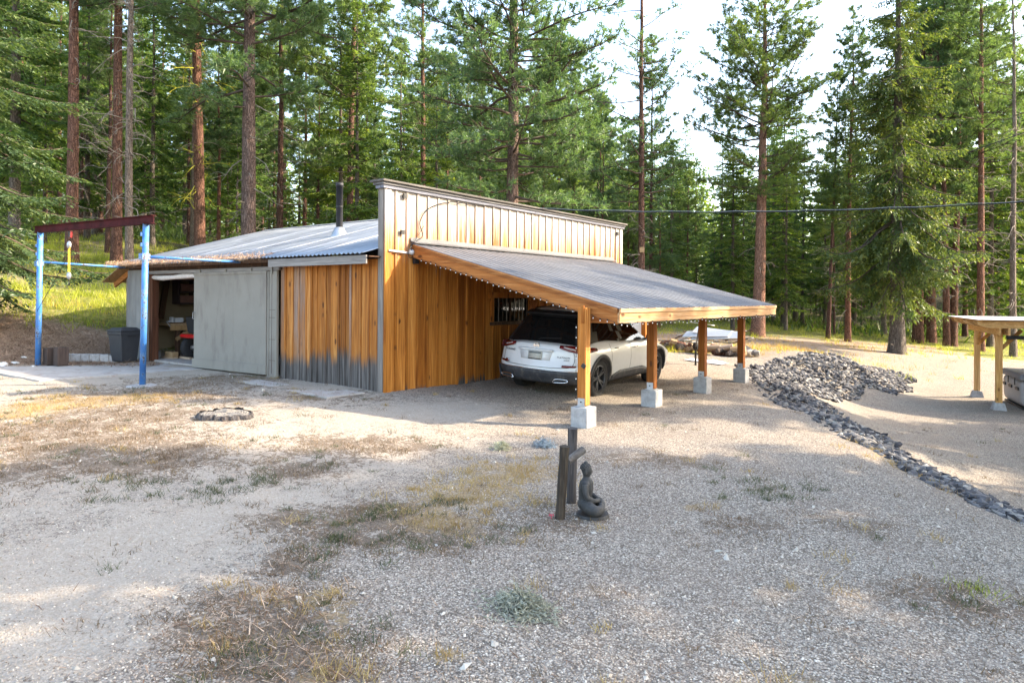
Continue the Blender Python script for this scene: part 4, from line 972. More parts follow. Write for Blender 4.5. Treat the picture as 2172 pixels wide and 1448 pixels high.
for i, (px_, d_, s_, lb_) in enumerate(((8, 16.1, .15, 'pale rock at the left edge of the view, furthest from the blue post'), (34, 16.3, .12, 'second pale rock from the left edge, by the needle covered bank'), (52, 16.8, .09, 'small pale rock higher on the bank left of the blue post'), (118, 16.6, .13, 'pale slab of rock just right of the left blue post'), (70, 16.0, .08, 'smallest pale rock at the foot of the left blue post'))):
    me = rockmesh(100 + i, .4); me.materials.clear(); me.materials.append(M['white_rock']); x_, y_ = at(px_, d_)
    tag(link('pale_rock', me, None, (x_, y_, tz(x_, y_) + s_ * .2), (.1, .2, i), (s_, s_, s_)), lb_, 'rock', 'pale rocks by the left bank')

# things inside the shed
sw = empty('storage_shelf', (-18.85, 10.1, 2.0), 0, 'dark open shelf unit with boxes high on the wall inside the workshop', 'shelf')
for zz in (1.72, 2.04, 2.36): boxo('shelf_board', (-18.87, 10.2, zz), (.36, 1.6, .04), M['shelf'], sw)
for yy in (9.42, 9.9, 10.5, 11.0): boxo('upright', (-18.87, yy, 2.04), (.36, .04, .68), M['shelf'], sw)
cb_ = simple('carton brown', (.20, .10, .08), .9)
for yy, zz in ((9.65, 1.84), (10.2, 1.84), (9.68, 2.16), (10.25, 2.16)): boxo('carton', (-18.85, yy, zz), (.28, .38, .20), cb_, sw)
wb = empty('workbench', (-18.5, 10.0, .3), 0, 'cluttered wooden workbench just inside the doorway', 'workbench')
boxo('bench_top', (-18.58, 10.05, 1.17), (.95, 2.3, .07), M['firewood'], wb); boxo('apron', (-18.12, 10.05, 1.08), (.04, 2.3, .13), M['plywood'], wb)
for yy in (9.1, 11.0): boxo('leg', (-18.15, yy, .70), (.09, .09, .85), M['dark_wood'], wb)
boxo('brace', (-18.10, 9.35, .98), (.05, .75, .09), M['firewood'], wb, rot=(.6, 0, 0))
vc = MB(); vc.box((0, 0, .08), (.14, .22, .12)); vc.box((0, -.17, .09), (.12, .06, .14)); vc.tube([(0, -.2, .05), (0, -.27, .05)], .02, 8); vc.tube([(-.1, -.26, .05), (.1, -.26, -.08)], .009, 6)
tag(vc.build('bench_vice', M['conduit'], loc=(-18.22, 9.15, 1.205)), 'steel vice bolted on the corner of the workbench', 'vice')
eg = MB(); eg.box((0, 0, 0), (.40, .35, .22)); eg.lathe([(.0, .28), (.13, .26), (.13, .11), (.1, .11)], seg=14); eg.tube([(.05, -.05, .28), (.05, -.05, .46)], .035, 8); eg.sphere((-.15, -.2, .05), .09)
tag(eg.build('small_engine', M['conduit'], loc=(-17.75, 9.75, 1.22)), 'bare small engine on a stand inside the dark workshop', 'engine')
es = MB(); es.box((0, 0, .38), (.4, .4, .76)); es.box((0, 0, .02), (.5, .5, .04)); tag(es.build('engine_stand', M['dark_metal'], loc=(-17.75, 9.75, .31)), 'black stand under the bare engine in the workshop', 'stand')
tag(boxo('leaning_board', (-18.75, 9.05, 1.95), (.05, .14, 1.3), M['dark_wood'], rot=(-.10, .10, 0)), 'dark board leaning by the doorway inside the workshop', 'board')
mw = empty('riding_mower', (-16.95, 9.45, .31), 0, 'red riding mower mostly hidden behind the sliding door', 'mower')
b = MB(); b.lathe([(.10, -.09), (.25, -.10), (.29, -.06), (.29, .06), (.25, .10), (.10, .09)], axis='X', seg=22)
wm_ = b.mesh('wheel', M['rubber'], True)
hb = MB(); hb.lathe([(0, -.08), (.10, -.085), (.11, .0), (0, .09)], axis='X', seg=14); hbm = hb.mesh('hub', M['conduit'], True)
for (xx, yy) in ((-.42, -.35), (.42, -.35), (-.38, .85), (.38, .85)):
    o = link('wheel', wm_, mw, (xx, yy, .29)); link('hub', hbm, o)
b = MB(); b.box((0, -.3, .60), (.9, .75, .10)); b.box((0, .75, .52), (.5, .8, .36)); b.box((0, .25, .35), (.6, 1.2, .08)); o = b.build('mower_body', M['red_paint'], mw); o.modifiers.new('b', 'BEVEL').width = .03
b = MB(); b.box((0, -.35, .72), (.42, .4, .1)); b.box((0, -.56, .90), (.42, .1, .38), (.15, 0, 0)); b.build('mower_seat', M['black_plastic'], mw)
b = MB(); b.tube([(0, .35, .6), (0, .15, .95)], .02, 8); b.tube([(.16 * math.cos(t), .13 + .06 * math.sin(t), .95 + .14 * math.sin(t)) for t in np.linspace(0, 6.283, 18)], .014, 6); b.build('steering_wheel', M['black_plastic'], mw)
for i, (c_, s_, r_) in enumerate((((-17.85, 8.80, .41), (.40, .16, .14), 0), ((-17.86, 8.77, .325), (.50, .16, .035), .05), ((-17.55, 8.98, .33), (.8, .1, .05), -.04))):
    tag(boxo('wood_block', c_, s_, M['firewood'], rot=(0, 0, r_), bevel=.006), ('thick cut wood block on a board in the doorway', 'thin cut board under the wood block in the doorway', 'long flat board beside the wood block in the doorway')[i], 'lumber')
tag(boxo('paint_bucket', (-18.02, 8.48, .41), (.18, .18, .20), M['corr_wall'], bevel=.02), 'small grey box just inside the door post', 'box')

# ================================================================== PERGOLA AND TUB
E1 = Vector((-0.235, 0.972, 0)); E2 = Vector((0.972, 0.235, 0)); pz = -1.10
PA = Vector((-0.74, 23.32, pz)); yawp = math.atan2(E2.y, E2.x)
pg = empty('pergola', PA, yawp, 'honey coloured timber pergola with pale roof over the hot tub', 'pergola')
def pbox(name, c, s, mat, rot=None, bev=.004):
    b = MB(); b.box((0, 0, 0), s, rot); o = b.build(name, mat, pg); o.location = c
    if bev: o.modifiers.new('b', 'BEVEL').width = bev
    return o
for (u, v) in ((0, 0), (0, 2.73), (3.6, 0), (3.6, 2.73)):
    pbox('post', (u, v, 1.26), (.15, .15, 2.14), M['pergola_z'])
    b = MB(); b.add(taper(.17, .17, .115, .115, -.03, .20), BF); o = b.build('pier_block', M['concrete'], pg); o.location = (u, v, 0)
    s = 1 if v == 0 else -1
    pbox('knee_brace', (u, v + s * .26, 1.93), (.07, .09, .78), M['pergola_y'], (s * -.72, 0, 0))
    su = 1 if u == 0 else -1
    pbox('knee_brace', (u + su * .26, v, 1.93), (.09, .07, .78), M['pergola_x'], (0, su * .72, 0))
for u in (-.105, .105, 3.5, 3.7): pbox('header_beam', (u, 1.36, 2.19), (.045, 4.0, .20), M['pergola_y'])
for k in range(9):
    v = -.55 + k * .48
    b = MB(); V = []
    prof = [(-.62, .10), (-.60, .02), (-.50, -.05), (-.32, -.09), (4.1, -.09), (4.3, .10)]
    n = len(prof); V = [(p[0], -.022, p[1]) for p in prof] + [(p[0], .022, p[1]) for p in prof]
    b.add(V, [tuple(range(n)), tuple(range(2 * n - 1, n - 1, -1))] + [(i, n + i, n + (i + 1) % n, (i + 1) % n) for i in range(n)])
    o = b.build('rafter', M['pergola_x'], pg); o.location = (0, v, 2.37)
for k in range(8): pbox('purlin', (-.55 + k * .68, 1.36, 2.485), (.05, 4.25, .035), M['pergola_y'], None, 0)
for k in range(5):
    b = MB(); b.box((0, 0, 0), (.99, 4.35, .012)); o = b.build('roof_panel', M['white_paint'], pg); o.location = (-.16 + k, 1.36, 2.512 + .002 * (k % 2))
pbox('heater', (1.0, -.12, 2.02), (1.7, .10, .10), M['dark_metal'])
ht = empty('hot_tub', PA + E1 * 1.35 + E2 * 1.62, yawp, 'square grey hot tub with dark cover under the pergola', 'hot tub')
b = MB(); b.add(taper(1.02, 1.02, 1.05, 1.05, .04, .82), BF); o = b.build('cabinet', M['tub'], ht); m_ = o.modifiers.new('b', 'BEVEL'); m_.width = .18; m_.segments = 5; m_.limit_method = 'ANGLE'; m_.angle_limit = 1.4
b = MB(); b.add(taper(1.09, 1.09, 1.05, 1.05, .80, .98), BF); o = b.build('cover', M['tub_cover'], ht); m_ = o.modifiers.new('b', 'BEVEL'); m_.width = .05; m_.segments = 2
for s in (-.7, 0, .7):
    b = MB(); b.box((s, -1.05, .52), (.20, .04, .07)); b.box((s + .25, -1.085, .76), (.04, .02, .16)); b.build('cover_strap', M['black_plastic'], ht)
    b = MB(); b.box((-1.055, s, .55), (.04, .30, .08)); b.build('vent', M['black_plastic'], ht)
    b = MB(); b.box((-1.10, s + .05, .74), (.02, .05, .2)); b.build('cover_strap', M['black_plastic'], ht)
b = MB(); b.box((0, 0, .02), (1.98, 1.98, .05)); b.build('tub_base', M['black_plastic'], ht)

# ================================================================== CAR
car = empty('parked_car', (-7.66, 11.62, 0.035), 0, 'dusty white crossover car parked nose-in under the carport', 'car')
car.rotation_euler = (0.004, 0.043, math.radians(3.0))
CO = Vector((0, -1.0, 0))            # shift so that the empty sits on the rear axle
def ip(x, T):
    xs, ys = zip(*T); return float(np.interp(x, xs, ys))
def topz(y): return ip(y, [(0, 1.00), (.35, 1.07), (1.0, 1.11), (1.8, 1.06), (2.8, 1.03), (3.45, 1.04), (3.8, 1.02), (4.3, .93), (4.7, .80), (4.9, .70)])
def rearoff(z): return ip(z, [(.25, .16), (.40, .05), (.52, .0), (.62, .015), (.70, .06), (.80, .085), (.92, .09), (1.02, .14), (1.12, .22)])
def frontoff(z): return ip(z, [(.25, .10), (.45, .0), (.65, .02), (.8, .12), (1.05, .30)])
def hwz(y, z):
    a = ip(z, [(.25, .86), (.36, .915), (.55, .945), (.75, .955), (.90, .945), (1.0, .915), (1.12, .86)])
    a += .018 * math.exp(-((y - 1.0) / .55) ** 2) * math.exp(-((z - .85) / .25) ** 2) + .015 * math.exp(-((y - 3.83) / .5) ** 2)
    a -= .05 * max(0, (y - 4.1) / .8) ** 2 + .03 * max(0, (.5 - y) / .5) ** 2
    return a
LEN = 4.89
def body_pt(u, v, wv):
    zt = 1.0; z0 = .27
    y_ = u * LEN
    zt = topz(y_); zb = z0 + .06 * max(0, 1 - y_ / .6) + .03 * max(0, (y_ - 4.2) / .7)
    z = zb + (zt - zb) * v
    r = rearoff(z) + .27 * abs(wv) ** 4.5; f = frontoff(z) + .38 * abs(wv) ** 3.5
    y = r + u * (LEN - r - f)
    x = wv * hwz(y, z)
    if v > .999: z += .035 * (1 - wv * wv)
    return (x, y, z)
def boxgrid(fn, us, vs, ws):
    nu, nv, nw = len(us), len(vs), len(ws); idx = {}; V = []; F = []
    def vid(i, j, k):
        if (i, j, k) not in idx: idx[(i, j, k)] = len(V); V.append(fn(us[i], vs[j], ws[k]))
        return idx[(i, j, k)]
    for i in range(nu - 1):
        for j in range(nv - 1):
            F.append((vid(i, j, 0), vid(i, j + 1, 0), vid(i + 1, j + 1, 0), vid(i + 1, j, 0)))
            F.append((vid(i, j, nw - 1), vid(i + 1, j, nw - 1), vid(i + 1, j + 1, nw - 1), vid(i, j + 1, nw - 1)))
        for k in range(nw - 1):
            F.append((vid(i, 0, k), vid(i + 1, 0, k), vid(i + 1, 0, k + 1), vid(i, 0, k + 1)))
            F.append((vid(i, nv - 1, k), vid(i, nv - 1, k + 1), vid(i + 1, nv - 1, k + 1), vid(i + 1, nv - 1, k)))
    for j in range(nv - 1):
        for k in range(nw - 1):
            F.append((vid(0, j, k), vid(0, j, k + 1), vid(0, j + 1, k + 1), vid(0, j + 1, k)))
            F.append((vid(nu - 1, j, k), vid(nu - 1, j + 1, k), vid(nu - 1, j + 1, k + 1), vid(nu - 1, j, k + 1)))
    return V, F
us = [0, .012, .04, .08, .13, .19, .25, .31, .38, .45, .52, .59, .66, .72, .77, .82, .87, .92, .96, .985, 1]
vs = [0, .12, .3, .45, .6, .75, .88, .96, 1]
ws = [-1, -.93, -.8, -.55, -.25, 0, .25, .55, .8, .93, 1]
V, F = boxgrid(body_pt, us, vs, ws)
b = MB(); b.add([Vector(p) + CO for p in V], F); body = b.build('body', [M['car_paint'], M['car_black']], car, True)
sb_ = body.modifiers.new('smooth', 'SUBSURF'); sb_.levels = 1; sb_.render_levels = 1
# wheel openings cut out of the body
cut = MB()
for yy in (1.0, 3.83):
    for s in (-1, 1):
        cut.lathe([(0.0, s * .60), (.425, s * .60), (.425, s * 1.1), (0.0, s * 1.1)], (0, yy - 1.0, .375), 'X', 36)
cm = cut.mesh('cut', M['car_black'])
import bmesh
bmx = bmesh.new(); bmx.from_mesh(cm); bmesh.ops.remove_doubles(bmx, verts=bmx.verts, dist=1e-5); bmesh.ops.recalc_face_normals(bmx, faces=bmx.faces); bmx.to_mesh(cm); bmx.free()
co = bpy.data.objects.new('wheel_opening', cm); COL.objects.link(co); co.parent = car
bo = body.modifiers.new('arches', 'BOOLEAN'); bo.object = co; bo.operation = 'DIFFERENCE'; bo.solver = 'EXACT'
dg = bpy.context.evaluated_depsgraph_get()
me2 = bpy.data.meshes.new_from_object(body.evaluated_get(dg))
body.modifiers.clear(); body.data = me2
bpy.data.objects.remove(co)
if len(me2.materials) < 2: me2.materials.append(M['car_black'])
mi = np.zeros(len(me2.polygons), np.int32)
for i, p in enumerate(me2.polygons):
    c = p.center; y = c.y + 1.0
    arch = any(math.hypot(y - w_, c.z - .375) < .43 and abs(c.x) < .86 for w_ in (1.0, 3.83))
    if arch or c.z < .30: mi[i] = 1
me2.polygons.foreach_set('material_index', mi)
me2.polygons.foreach_set('use_smooth', [True] * len(mi))
# surface patches that follow the body
def surf_x(y, z): return hwz(y, z)
def surf_y(x, z):
    h = hwz(.1, z); return rearoff(z) + .27 * min(1, abs(x) / h) ** 4.5
def rear_patch(name, poly_fn, nx, nz, off, mat, parent=car):
    """poly_fn(s,t)->(x,z) on the tail"""
    V = []; F = []
    for j in range(nz + 1):
        for i in range(nx + 1):
            x, z = poly_fn(i / nx, j / nz); V.append(Vector((x, surf_y(x, z) - off, z)) + CO)
    for j in range(nz):
        for i in range(nx): a = j * (nx + 1) + i; F.append((a, a + 1, a + nx + 2, a + nx + 1))
    b = MB(); b.add(V, F); o = b.build(name, M[mat] if isinstance(mat, str) else mat, parent, True)
    sm = o.modifiers.new('t', 'SOLIDIFY'); sm.thickness = .012; sm.offset = 0; return o
def side_patch(name, fn, nx, nz, off, mat, s, th=.010):
    V = []; F = []
    for j in range(nz + 1):
        for i in range(nx + 1):
            y, z = fn(i / nx, j / nz); V.append(Vector((s * (surf_x(y, z) + off), y, z)) + CO)
    for j in range(nz):
        for i in range(nx): a = j * (nx + 1) + i; F.append((a, a + nx + 1, a + nx + 2, a + 1) if s < 0 else (a, a + 1, a + nx + 2, a + nx + 1))
    b = MB(); b.add(V, F); o = b.build(name, M[mat], car, True)
    sm = o.modifiers.new('t', 'SOLIDIFY'); sm.thickness = th; sm.offset = 0; return o
# black lower bumper with chrome line, wrapping round
def lb(s_, t_):
    x = -.90 + 1.80 * s_; zt = .555 - .07 * abs(x / .9) ** 3 * 0; return (x, .30 + (zt - .30) * t_)
rear_patch('lower_bumper', lb, 24, 5, .016, 'car_black')
rear_patch('chrome_strip', lambda s_, t_: (-.89 + 1.78 * s_, .560 + .014 * t_), 24, 1, .022, 'chrome')
for s in (-1, 1):
    side_patch('bumper_side', lambda a, c: (.22 + .36 * a, .30 + (.255 - .06 * a) * c), 6, 3, .006, 'car_black', s)
    side_patch('sill_cladding', lambda a, c: (1.46 + 1.92 * a, .275 + (.10 + .10 * min(1, a * 5) * min(1, (1 - a) * 5)) * c), 14, 3, .012, 'car_black', s)
    side_patch('tail_lamp', lambda a, c: (.30 + .50 * a, .90 + .03 * a + (.14 - .09 * a) * c), 6, 3, .008, 'lamp_red', s)
    rear_patch('tail_lamp', lambda a, c: (s * (.50 + .37 * a), .985 - .085 * a ** .8 + (.055 + .085 * a) * c), 8, 3, .022, 'lamp_red')
    rear_patch('lamp_lens', lambda a, c: (s * (.58 + .22 * a), 1.0 - .05 * a + .022 * c), 5, 1, .031, 'lamp_clear')
    rear_patch('reflector', lambda a, c: (s * (.60 + .24 * a), .640 + .035 * c), 5, 1, .020, 'lamp_red')
    side_patch('door_handle', lambda a, c: (1.52 + .17 * a, .925 + .024 * c), 3, 1, .030, 'chrome', s, .02)
    side_patch('door_handle', lambda a, c: (2.48 + .17 * a, .905 + .024 * c), 3, 1, .030, 'chrome', s, .02)
    for y0_, y1_ in ((1.36, 1.44), (2.33, 2.36), (3.36, 3.40)):
        side_patch('door_gap', lambda a, c: (y0_ + (y1_ - y0_) * math.sin(c * 3.0) * (1 if y0_ > 1.4 else 1) + .006 * a, .38 + .66 * c), 1, 8, .0015, 'car_black', s, .002)
    # wheel arch lip
    for yy in (1.0, 3.83):
        b = MB(); V = []; F = []; n = 22
        for i in range(n + 1):
            a = math.radians(-12 + 204 * i / n)
            for rr in (.415, .475):
                y_, z_ = yy + rr * math.cos(a), .375 + rr * math.sin(a)
                V.append(Vector((s * (surf_x(y_, max(z_, .28)) + .012), y_, z_)) + CO)
        for i in range(n): F.append((2 * i, 2 * i + 1, 2 * i + 3, 2 * i + 2))
        b.add(V, F); o = b.build('arch_trim', M['car_black'], car, True); sm = o.modifiers.new('t', 'SOLIDIFY'); sm.thickness = .02; sm.offset = 0
    # exhaust
    b = MB(); P = [(s * .44, .005, .345), (s * .70, .03, .365), (s * .73, .05, .41), (s * .50, .01, .41)]
    ring = [Vector(p) + CO for p in P] + [Vector(P[0]) + CO]
    b.tube(spline(ring, 4), .010, 6); b.build('exhaust_tip', M['chrome'], car, True)
    b = MB(); b.add([Vector(p) + CO + Vector((0, .002, 0)) for p in P], [(0, 1, 2, 3)]); b.build('exhaust_outlet', M['rubber'], car)
    # mirror
    b = MB(); b.sphere((s * 1.0, 2.22, 1.10), (.10, .07, .075), 12, 8); b.box((s * .90, 2.24, 1.05), (.1, .05, .03)); b.build('mirror', M['black_plastic'], car, True)
    # roof rail
    b = MB(); b.tube([(s * .60, y_ - 1, z_) for y_, z_ in ((.85, 1.60), (1.0, 1.675), (1.5, 1.705), (2.2, 1.705), (2.7, 1.66), (2.85, 1.60))], .014, 6); b.build('roof_rail', M['dark_metal'], car, True)
# tailgate outline
gate = [(-.60, 1.045), (-.74, .96), (-.79, .80), (-.76, .66), (-.60, .625), (0, .605), (.60, .625), (.76, .66), (.79, .80), (.74, .96), (.60, 1.045)]
b = MB(); b.tube([Vector((x, surf_y(x, z) - .0035, z)) + CO for x, z in [(p.x, p.y) for p in spline([(a_, b_, 0) for a_, b_ in gate], 5)]], .0045, 5); b.build('tailgate_gap', M['car_black'], car)
rear_patch('plate_recess', lambda a, c: (-.36 + .72 * a - (.08 * (1 - c) * (a - .5)), .735 + .17 * c), 4, 3, .004, 'car_paint')
rear_patch('gate_handle', lambda a, c: (-.38 + .76 * a, .905 + .045 * c), 8, 1, .030, 'car_paint')
rear_patch('licence_plate', lambda a, c: (-.155 + .31 * a, .735 + .155 * c), 2, 2, .018, 'plate')
rear_patch('plate_band', lambda a, c: (-.13 + .26 * a, .855 + .028 * c), 2, 1, .028, 'plate_blue')
rear_patch('plate_frame', lambda a, c: (-.14 + .28 * a, .742 + .016 * c), 2, 1, .028, 'car_black')
rear_patch('dealer_badge', lambda a, c: (-.70 + .10 * a, .668 + .026 * c), 2, 1, .012, 'chrome')
b = MB(); b.lathe([(.040, 0), (.046, -.008), (.052, -.008), (.056, 0)], (0, surf_y(0, 1.0) - 1.0 - .016, 1.0), 'Y', 28); b.box((0, surf_y(0, 1.0) - 1.03, 1.0), (.135, .010, .022)); b.build('emblem', M['chrome'], car)
def text(body_, x, z, size, mat, name='badge_letters', parent=car):
    cu = bpy.data.curves.new(name, 'FONT'); cu.body = body_; cu.size = size; cu.extrude = .002; cu.align_x = 'CENTER'; cu.space_character = 1.2
    cu.materials.append(mat)
    tmp = bpy.data.objects.new(name, cu); COL.objects.link(tmp); bpy.context.view_layer.update()
    me = bpy.data.meshes.new_from_object(tmp.evaluated_get(bpy.context.evaluated_depsgraph_get())); me.name = name
    bpy.data.objects.remove(tmp); o = bpy.data.objects.new(name, me); COL.objects.link(o); o.parent = parent
    o.location = Vector((x, surf_y(x, z) - .012, z)) + CO
    dy = (surf_y(x + .05, z) - surf_y(x - .05, z)) / .1
    o.rotation_euler = (math.radians(90), 0, math.atan(dy)); return o
text('MURANO', -.60, .865, .055, M['dark_metal']); text('PLATINUM', .60, .800, .045, M['dark_metal']); text('AWD', .66, .755, .040, M['dark_metal'])
text('NISSAN', 0, .993, .016, M['dark_metal'])
# greenhouse
def gh_pt(u, v, wv):
    zt = ip(u, [(0, 1.635), (.12, 1.675), (.4, 1.70), (.7, 1.69), (1, 1.62)]); 
    yr = .26 + .50 * v + .13 * abs(wv) ** 3; yf = 3.62 - 1.02 * v ** .9 - .22 * abs(wv) ** 3
    y = yr + u * (yf - yr); zb = topz(y) - .03; z = zb + (zt - zb) * v
    h = .865 - .225 * v - .05 * v * v * (abs(u - .45) * 1.2)
    if v > .999: z += .03 * (1 - wv * wv)
    return (wv * h, y, z)
gu = [0, .06, .13, .20, .28, .36, .44, .50, .54, .60, .68, .76, .84, .92, 1]; gv = [0, .12, .35, .6, .82, .93, 1]; gw = [-1, -.9, -.6, -.2, .2, .6, .9, 1]
V, F = boxgrid(gh_pt, gu, gv, gw)
b = MB()
groups = {'windows': [], 'pillars': [], 'roof': []}
def vcen(f): return sum((Vector(V[i]) for i in f), Vector()) / len(f)
keep = []; mids = []
for f in F:
    c = vcen(f); ux = c.y
    side = abs(c.x) > .58 and abs((Vector(V[f[1]]) - Vector(V[f[0]])).cross(Vector(V[f[2]]) - Vector(V[f[1]])).normalized().x) > .6
    nz = abs((Vector(V[f[1]]) - Vector(V[f[0]])).cross(Vector(V[f[2]]) - Vector(V[f[1]])).normalized().z)
    if c.z < 1.13 and nz > .9: continue               # open underneath
    if c.z > 1.60 and nz > .55: mids.append(2)
    elif side:
        rel = (c.z - topz(c.y)) / max(.01, 1.64 - topz(c.y))
        if rel > .86: mids.append(3)
        elif 1.62 < c.y - 0 < 1.70 or abs(c.y - 2.0) < .075: mids.append(3)
        elif c.y < .98: mids.append(3)
        elif c.y < 1.95: mids.append(0)
        else: mids.append(1)
    else:
        if c.y < 1.5: mids.append(0 if abs(c.x) < .66 and c.z < 1.55 else 3)
        else: mids.append(1 if abs(c.x) < .62 else 3)
    keep.append(f)
mt = [M['privacy_glass'], M['clear_glass'], M['car_paint'], M['black_plastic']]
for nm, ids in (('rear_glass', (0,)), ('front_glass', (1,)), ('roof', (2,)), ('pillars', (3,))):
    b = MB(); FF = [f for f, m_ in zip(keep, mids) if m_ in ids]; used = sorted({i for f in FF for i in f}); mp = {i: k for k, i in enumerate(used)}
    b.add([Vector(V[i]) + CO for i in used], [tuple(mp[i] for i in f) for f in FF]); b.build(nm, mt[ids[0]], car, True)
# rear spoiler, wiper, seats, dash
b = MB(); b.add([Vector(p) + CO for p in [(-.60, .60, 1.60), (.60, .60, 1.60), (.63, .86, 1.665), (-.63, .86, 1.665), (-.58, .62, 1.565), (.58, .62, 1.565), (.61, .84, 1.60), (-.61, .84, 1.60)]], [(0, 1, 2, 3), (7, 6, 5, 4), (0, 4, 5, 1), (1, 5, 6, 2), (2, 6, 7, 3), (3, 7, 4, 0)])
o = b.build('spoiler', M['black_plastic'], car); o.modifiers.new('b', 'BEVEL').width = .015
b = MB(); b.tube([Vector((-.06, .255, 1.10)) + CO, Vector((.0, .265, 1.13)) + CO, Vector((.42, .31, 1.155)) + CO], .009, 5); b.build('rear_wiper', M['black_plastic'], car)
b = MB()
for xx in (-.38, .38):
    b.box((xx, 1.55 - 1, 1.15), (.5, .12, .5), (.15, 0, 0)); b.box((xx, 2.45 - 1, 1.15), (.5, .12, .5), (.15, 0, 0)); b.box((xx, 1.5 - 1, 1.42), (.26, .08, .14)); b.box((xx, 2.40 - 1, 1.42), (.26, .08, .14))
b.box((0, 3.2 - 1, 1.02), (1.4, .4, .12)); b.build('seats', M['seat'], car)
# wheels
b = MB(); b.lathe([(.24, -.11), (.30, -.122), (.355, -.118), (.378, -.085), (.383, 0), (.378, .085), (.355, .118), (.30, .122), (.24, .11)], axis='X', seg=40)
tyre_me = b.mesh('wheel', M['rubber'], True)
def rim_mesh(s):
    b = MB(); b.lathe([(.0, .02 * s), (.20, .02 * s), (.245, .03 * s), (.25, .105 * s), (.262, .118 * s), (.24, .10 * s)], axis='X', seg=36)
    b.cur = 1
    b.lathe([(.0, .098 * s), (.045, .095 * s), (.06, .07 * s)], axis='X', seg=16)
    b.lathe([(.236, .098 * s), (.250, .116 * s), (.262, .112 * s)], axis='X', seg=40)
    for k in range(5):
        for q in (-.17, .17):
            a = 2 * math.pi * k / 5 + .3; a2 = a + q; c0 = Vector((.085 * s, .05 * math.cos(a + q * .6), .05 * math.sin(a + q * .6))); c1 = Vector((.105 * s, .245 * math.cos(a2), .245 * math.sin(a2)))
            d = (c1 - c0).normalized(); n_ = d.cross(Vector((1, 0, 0))).normalized()
            V = []
            for p, wd in ((c0, .017), (c1, .014)):
                for off in (Vector((0, 0, 0)), Vector((-.03 * s, 0, 0))):
                    V += [p + n_ * wd + off, p - n_ * wd + off]
            b.add(V, [(0, 1, 5, 4), (2, 6, 7, 3), (0, 4, 6, 2), (1, 3, 7, 5), (0, 2, 3, 1), (4, 5, 7, 6)])
    return b.mesh('rim', [M['rubber'], M['rim']], False)
for s in (-1, 1):
    rme = rim_mesh(s)
    for yy in (0.0, 2.83):
        o = link('wheel', tyre_me, car, (s * .80, yy, .375), (random.random() * 1.2, 0, 0)); link('rim', rme, o)
b = MB(); b.box((0, .6, .36), (1.1, .7, .14)); b.box((0, -.55, .40), (1.2, .7, .12)); b.tube([(-.7, 0, .36), (.7, 0, .36)], .05, 8); b.box((0, 1.6, .30), (1.4, 3.6, .06)); b.build('underbody', M['rubber'], car)

# strap from the third post
cable('tie_strap', [(-5.50, 13.66, 1.44), (-7.35, 18.0, .62)], 0.018, 'wire', 'black strap slanting from the third carport post towards the ground')
cable('white_rope', spline([(-5.50, 13.75, 1.42), (-7.0, 18.4, 1.20), (-9.2, 22.0, 1.15)], 8), 0.012, 'conduit', 'slack white rope tied from the third post back to the junk pile')
b = MB(); b.sphere((0, 0, 0), (.09, .09, .11), 10, 8); b.tube([(0, 0, 0), (0, 0, -.62)], .03, 6); tag(b.build('anchor_stake', M['rubber'], loc=(-7.38, 18.05, .63)), 'short black stake with round head holding the strap beyond the car', 'stake')

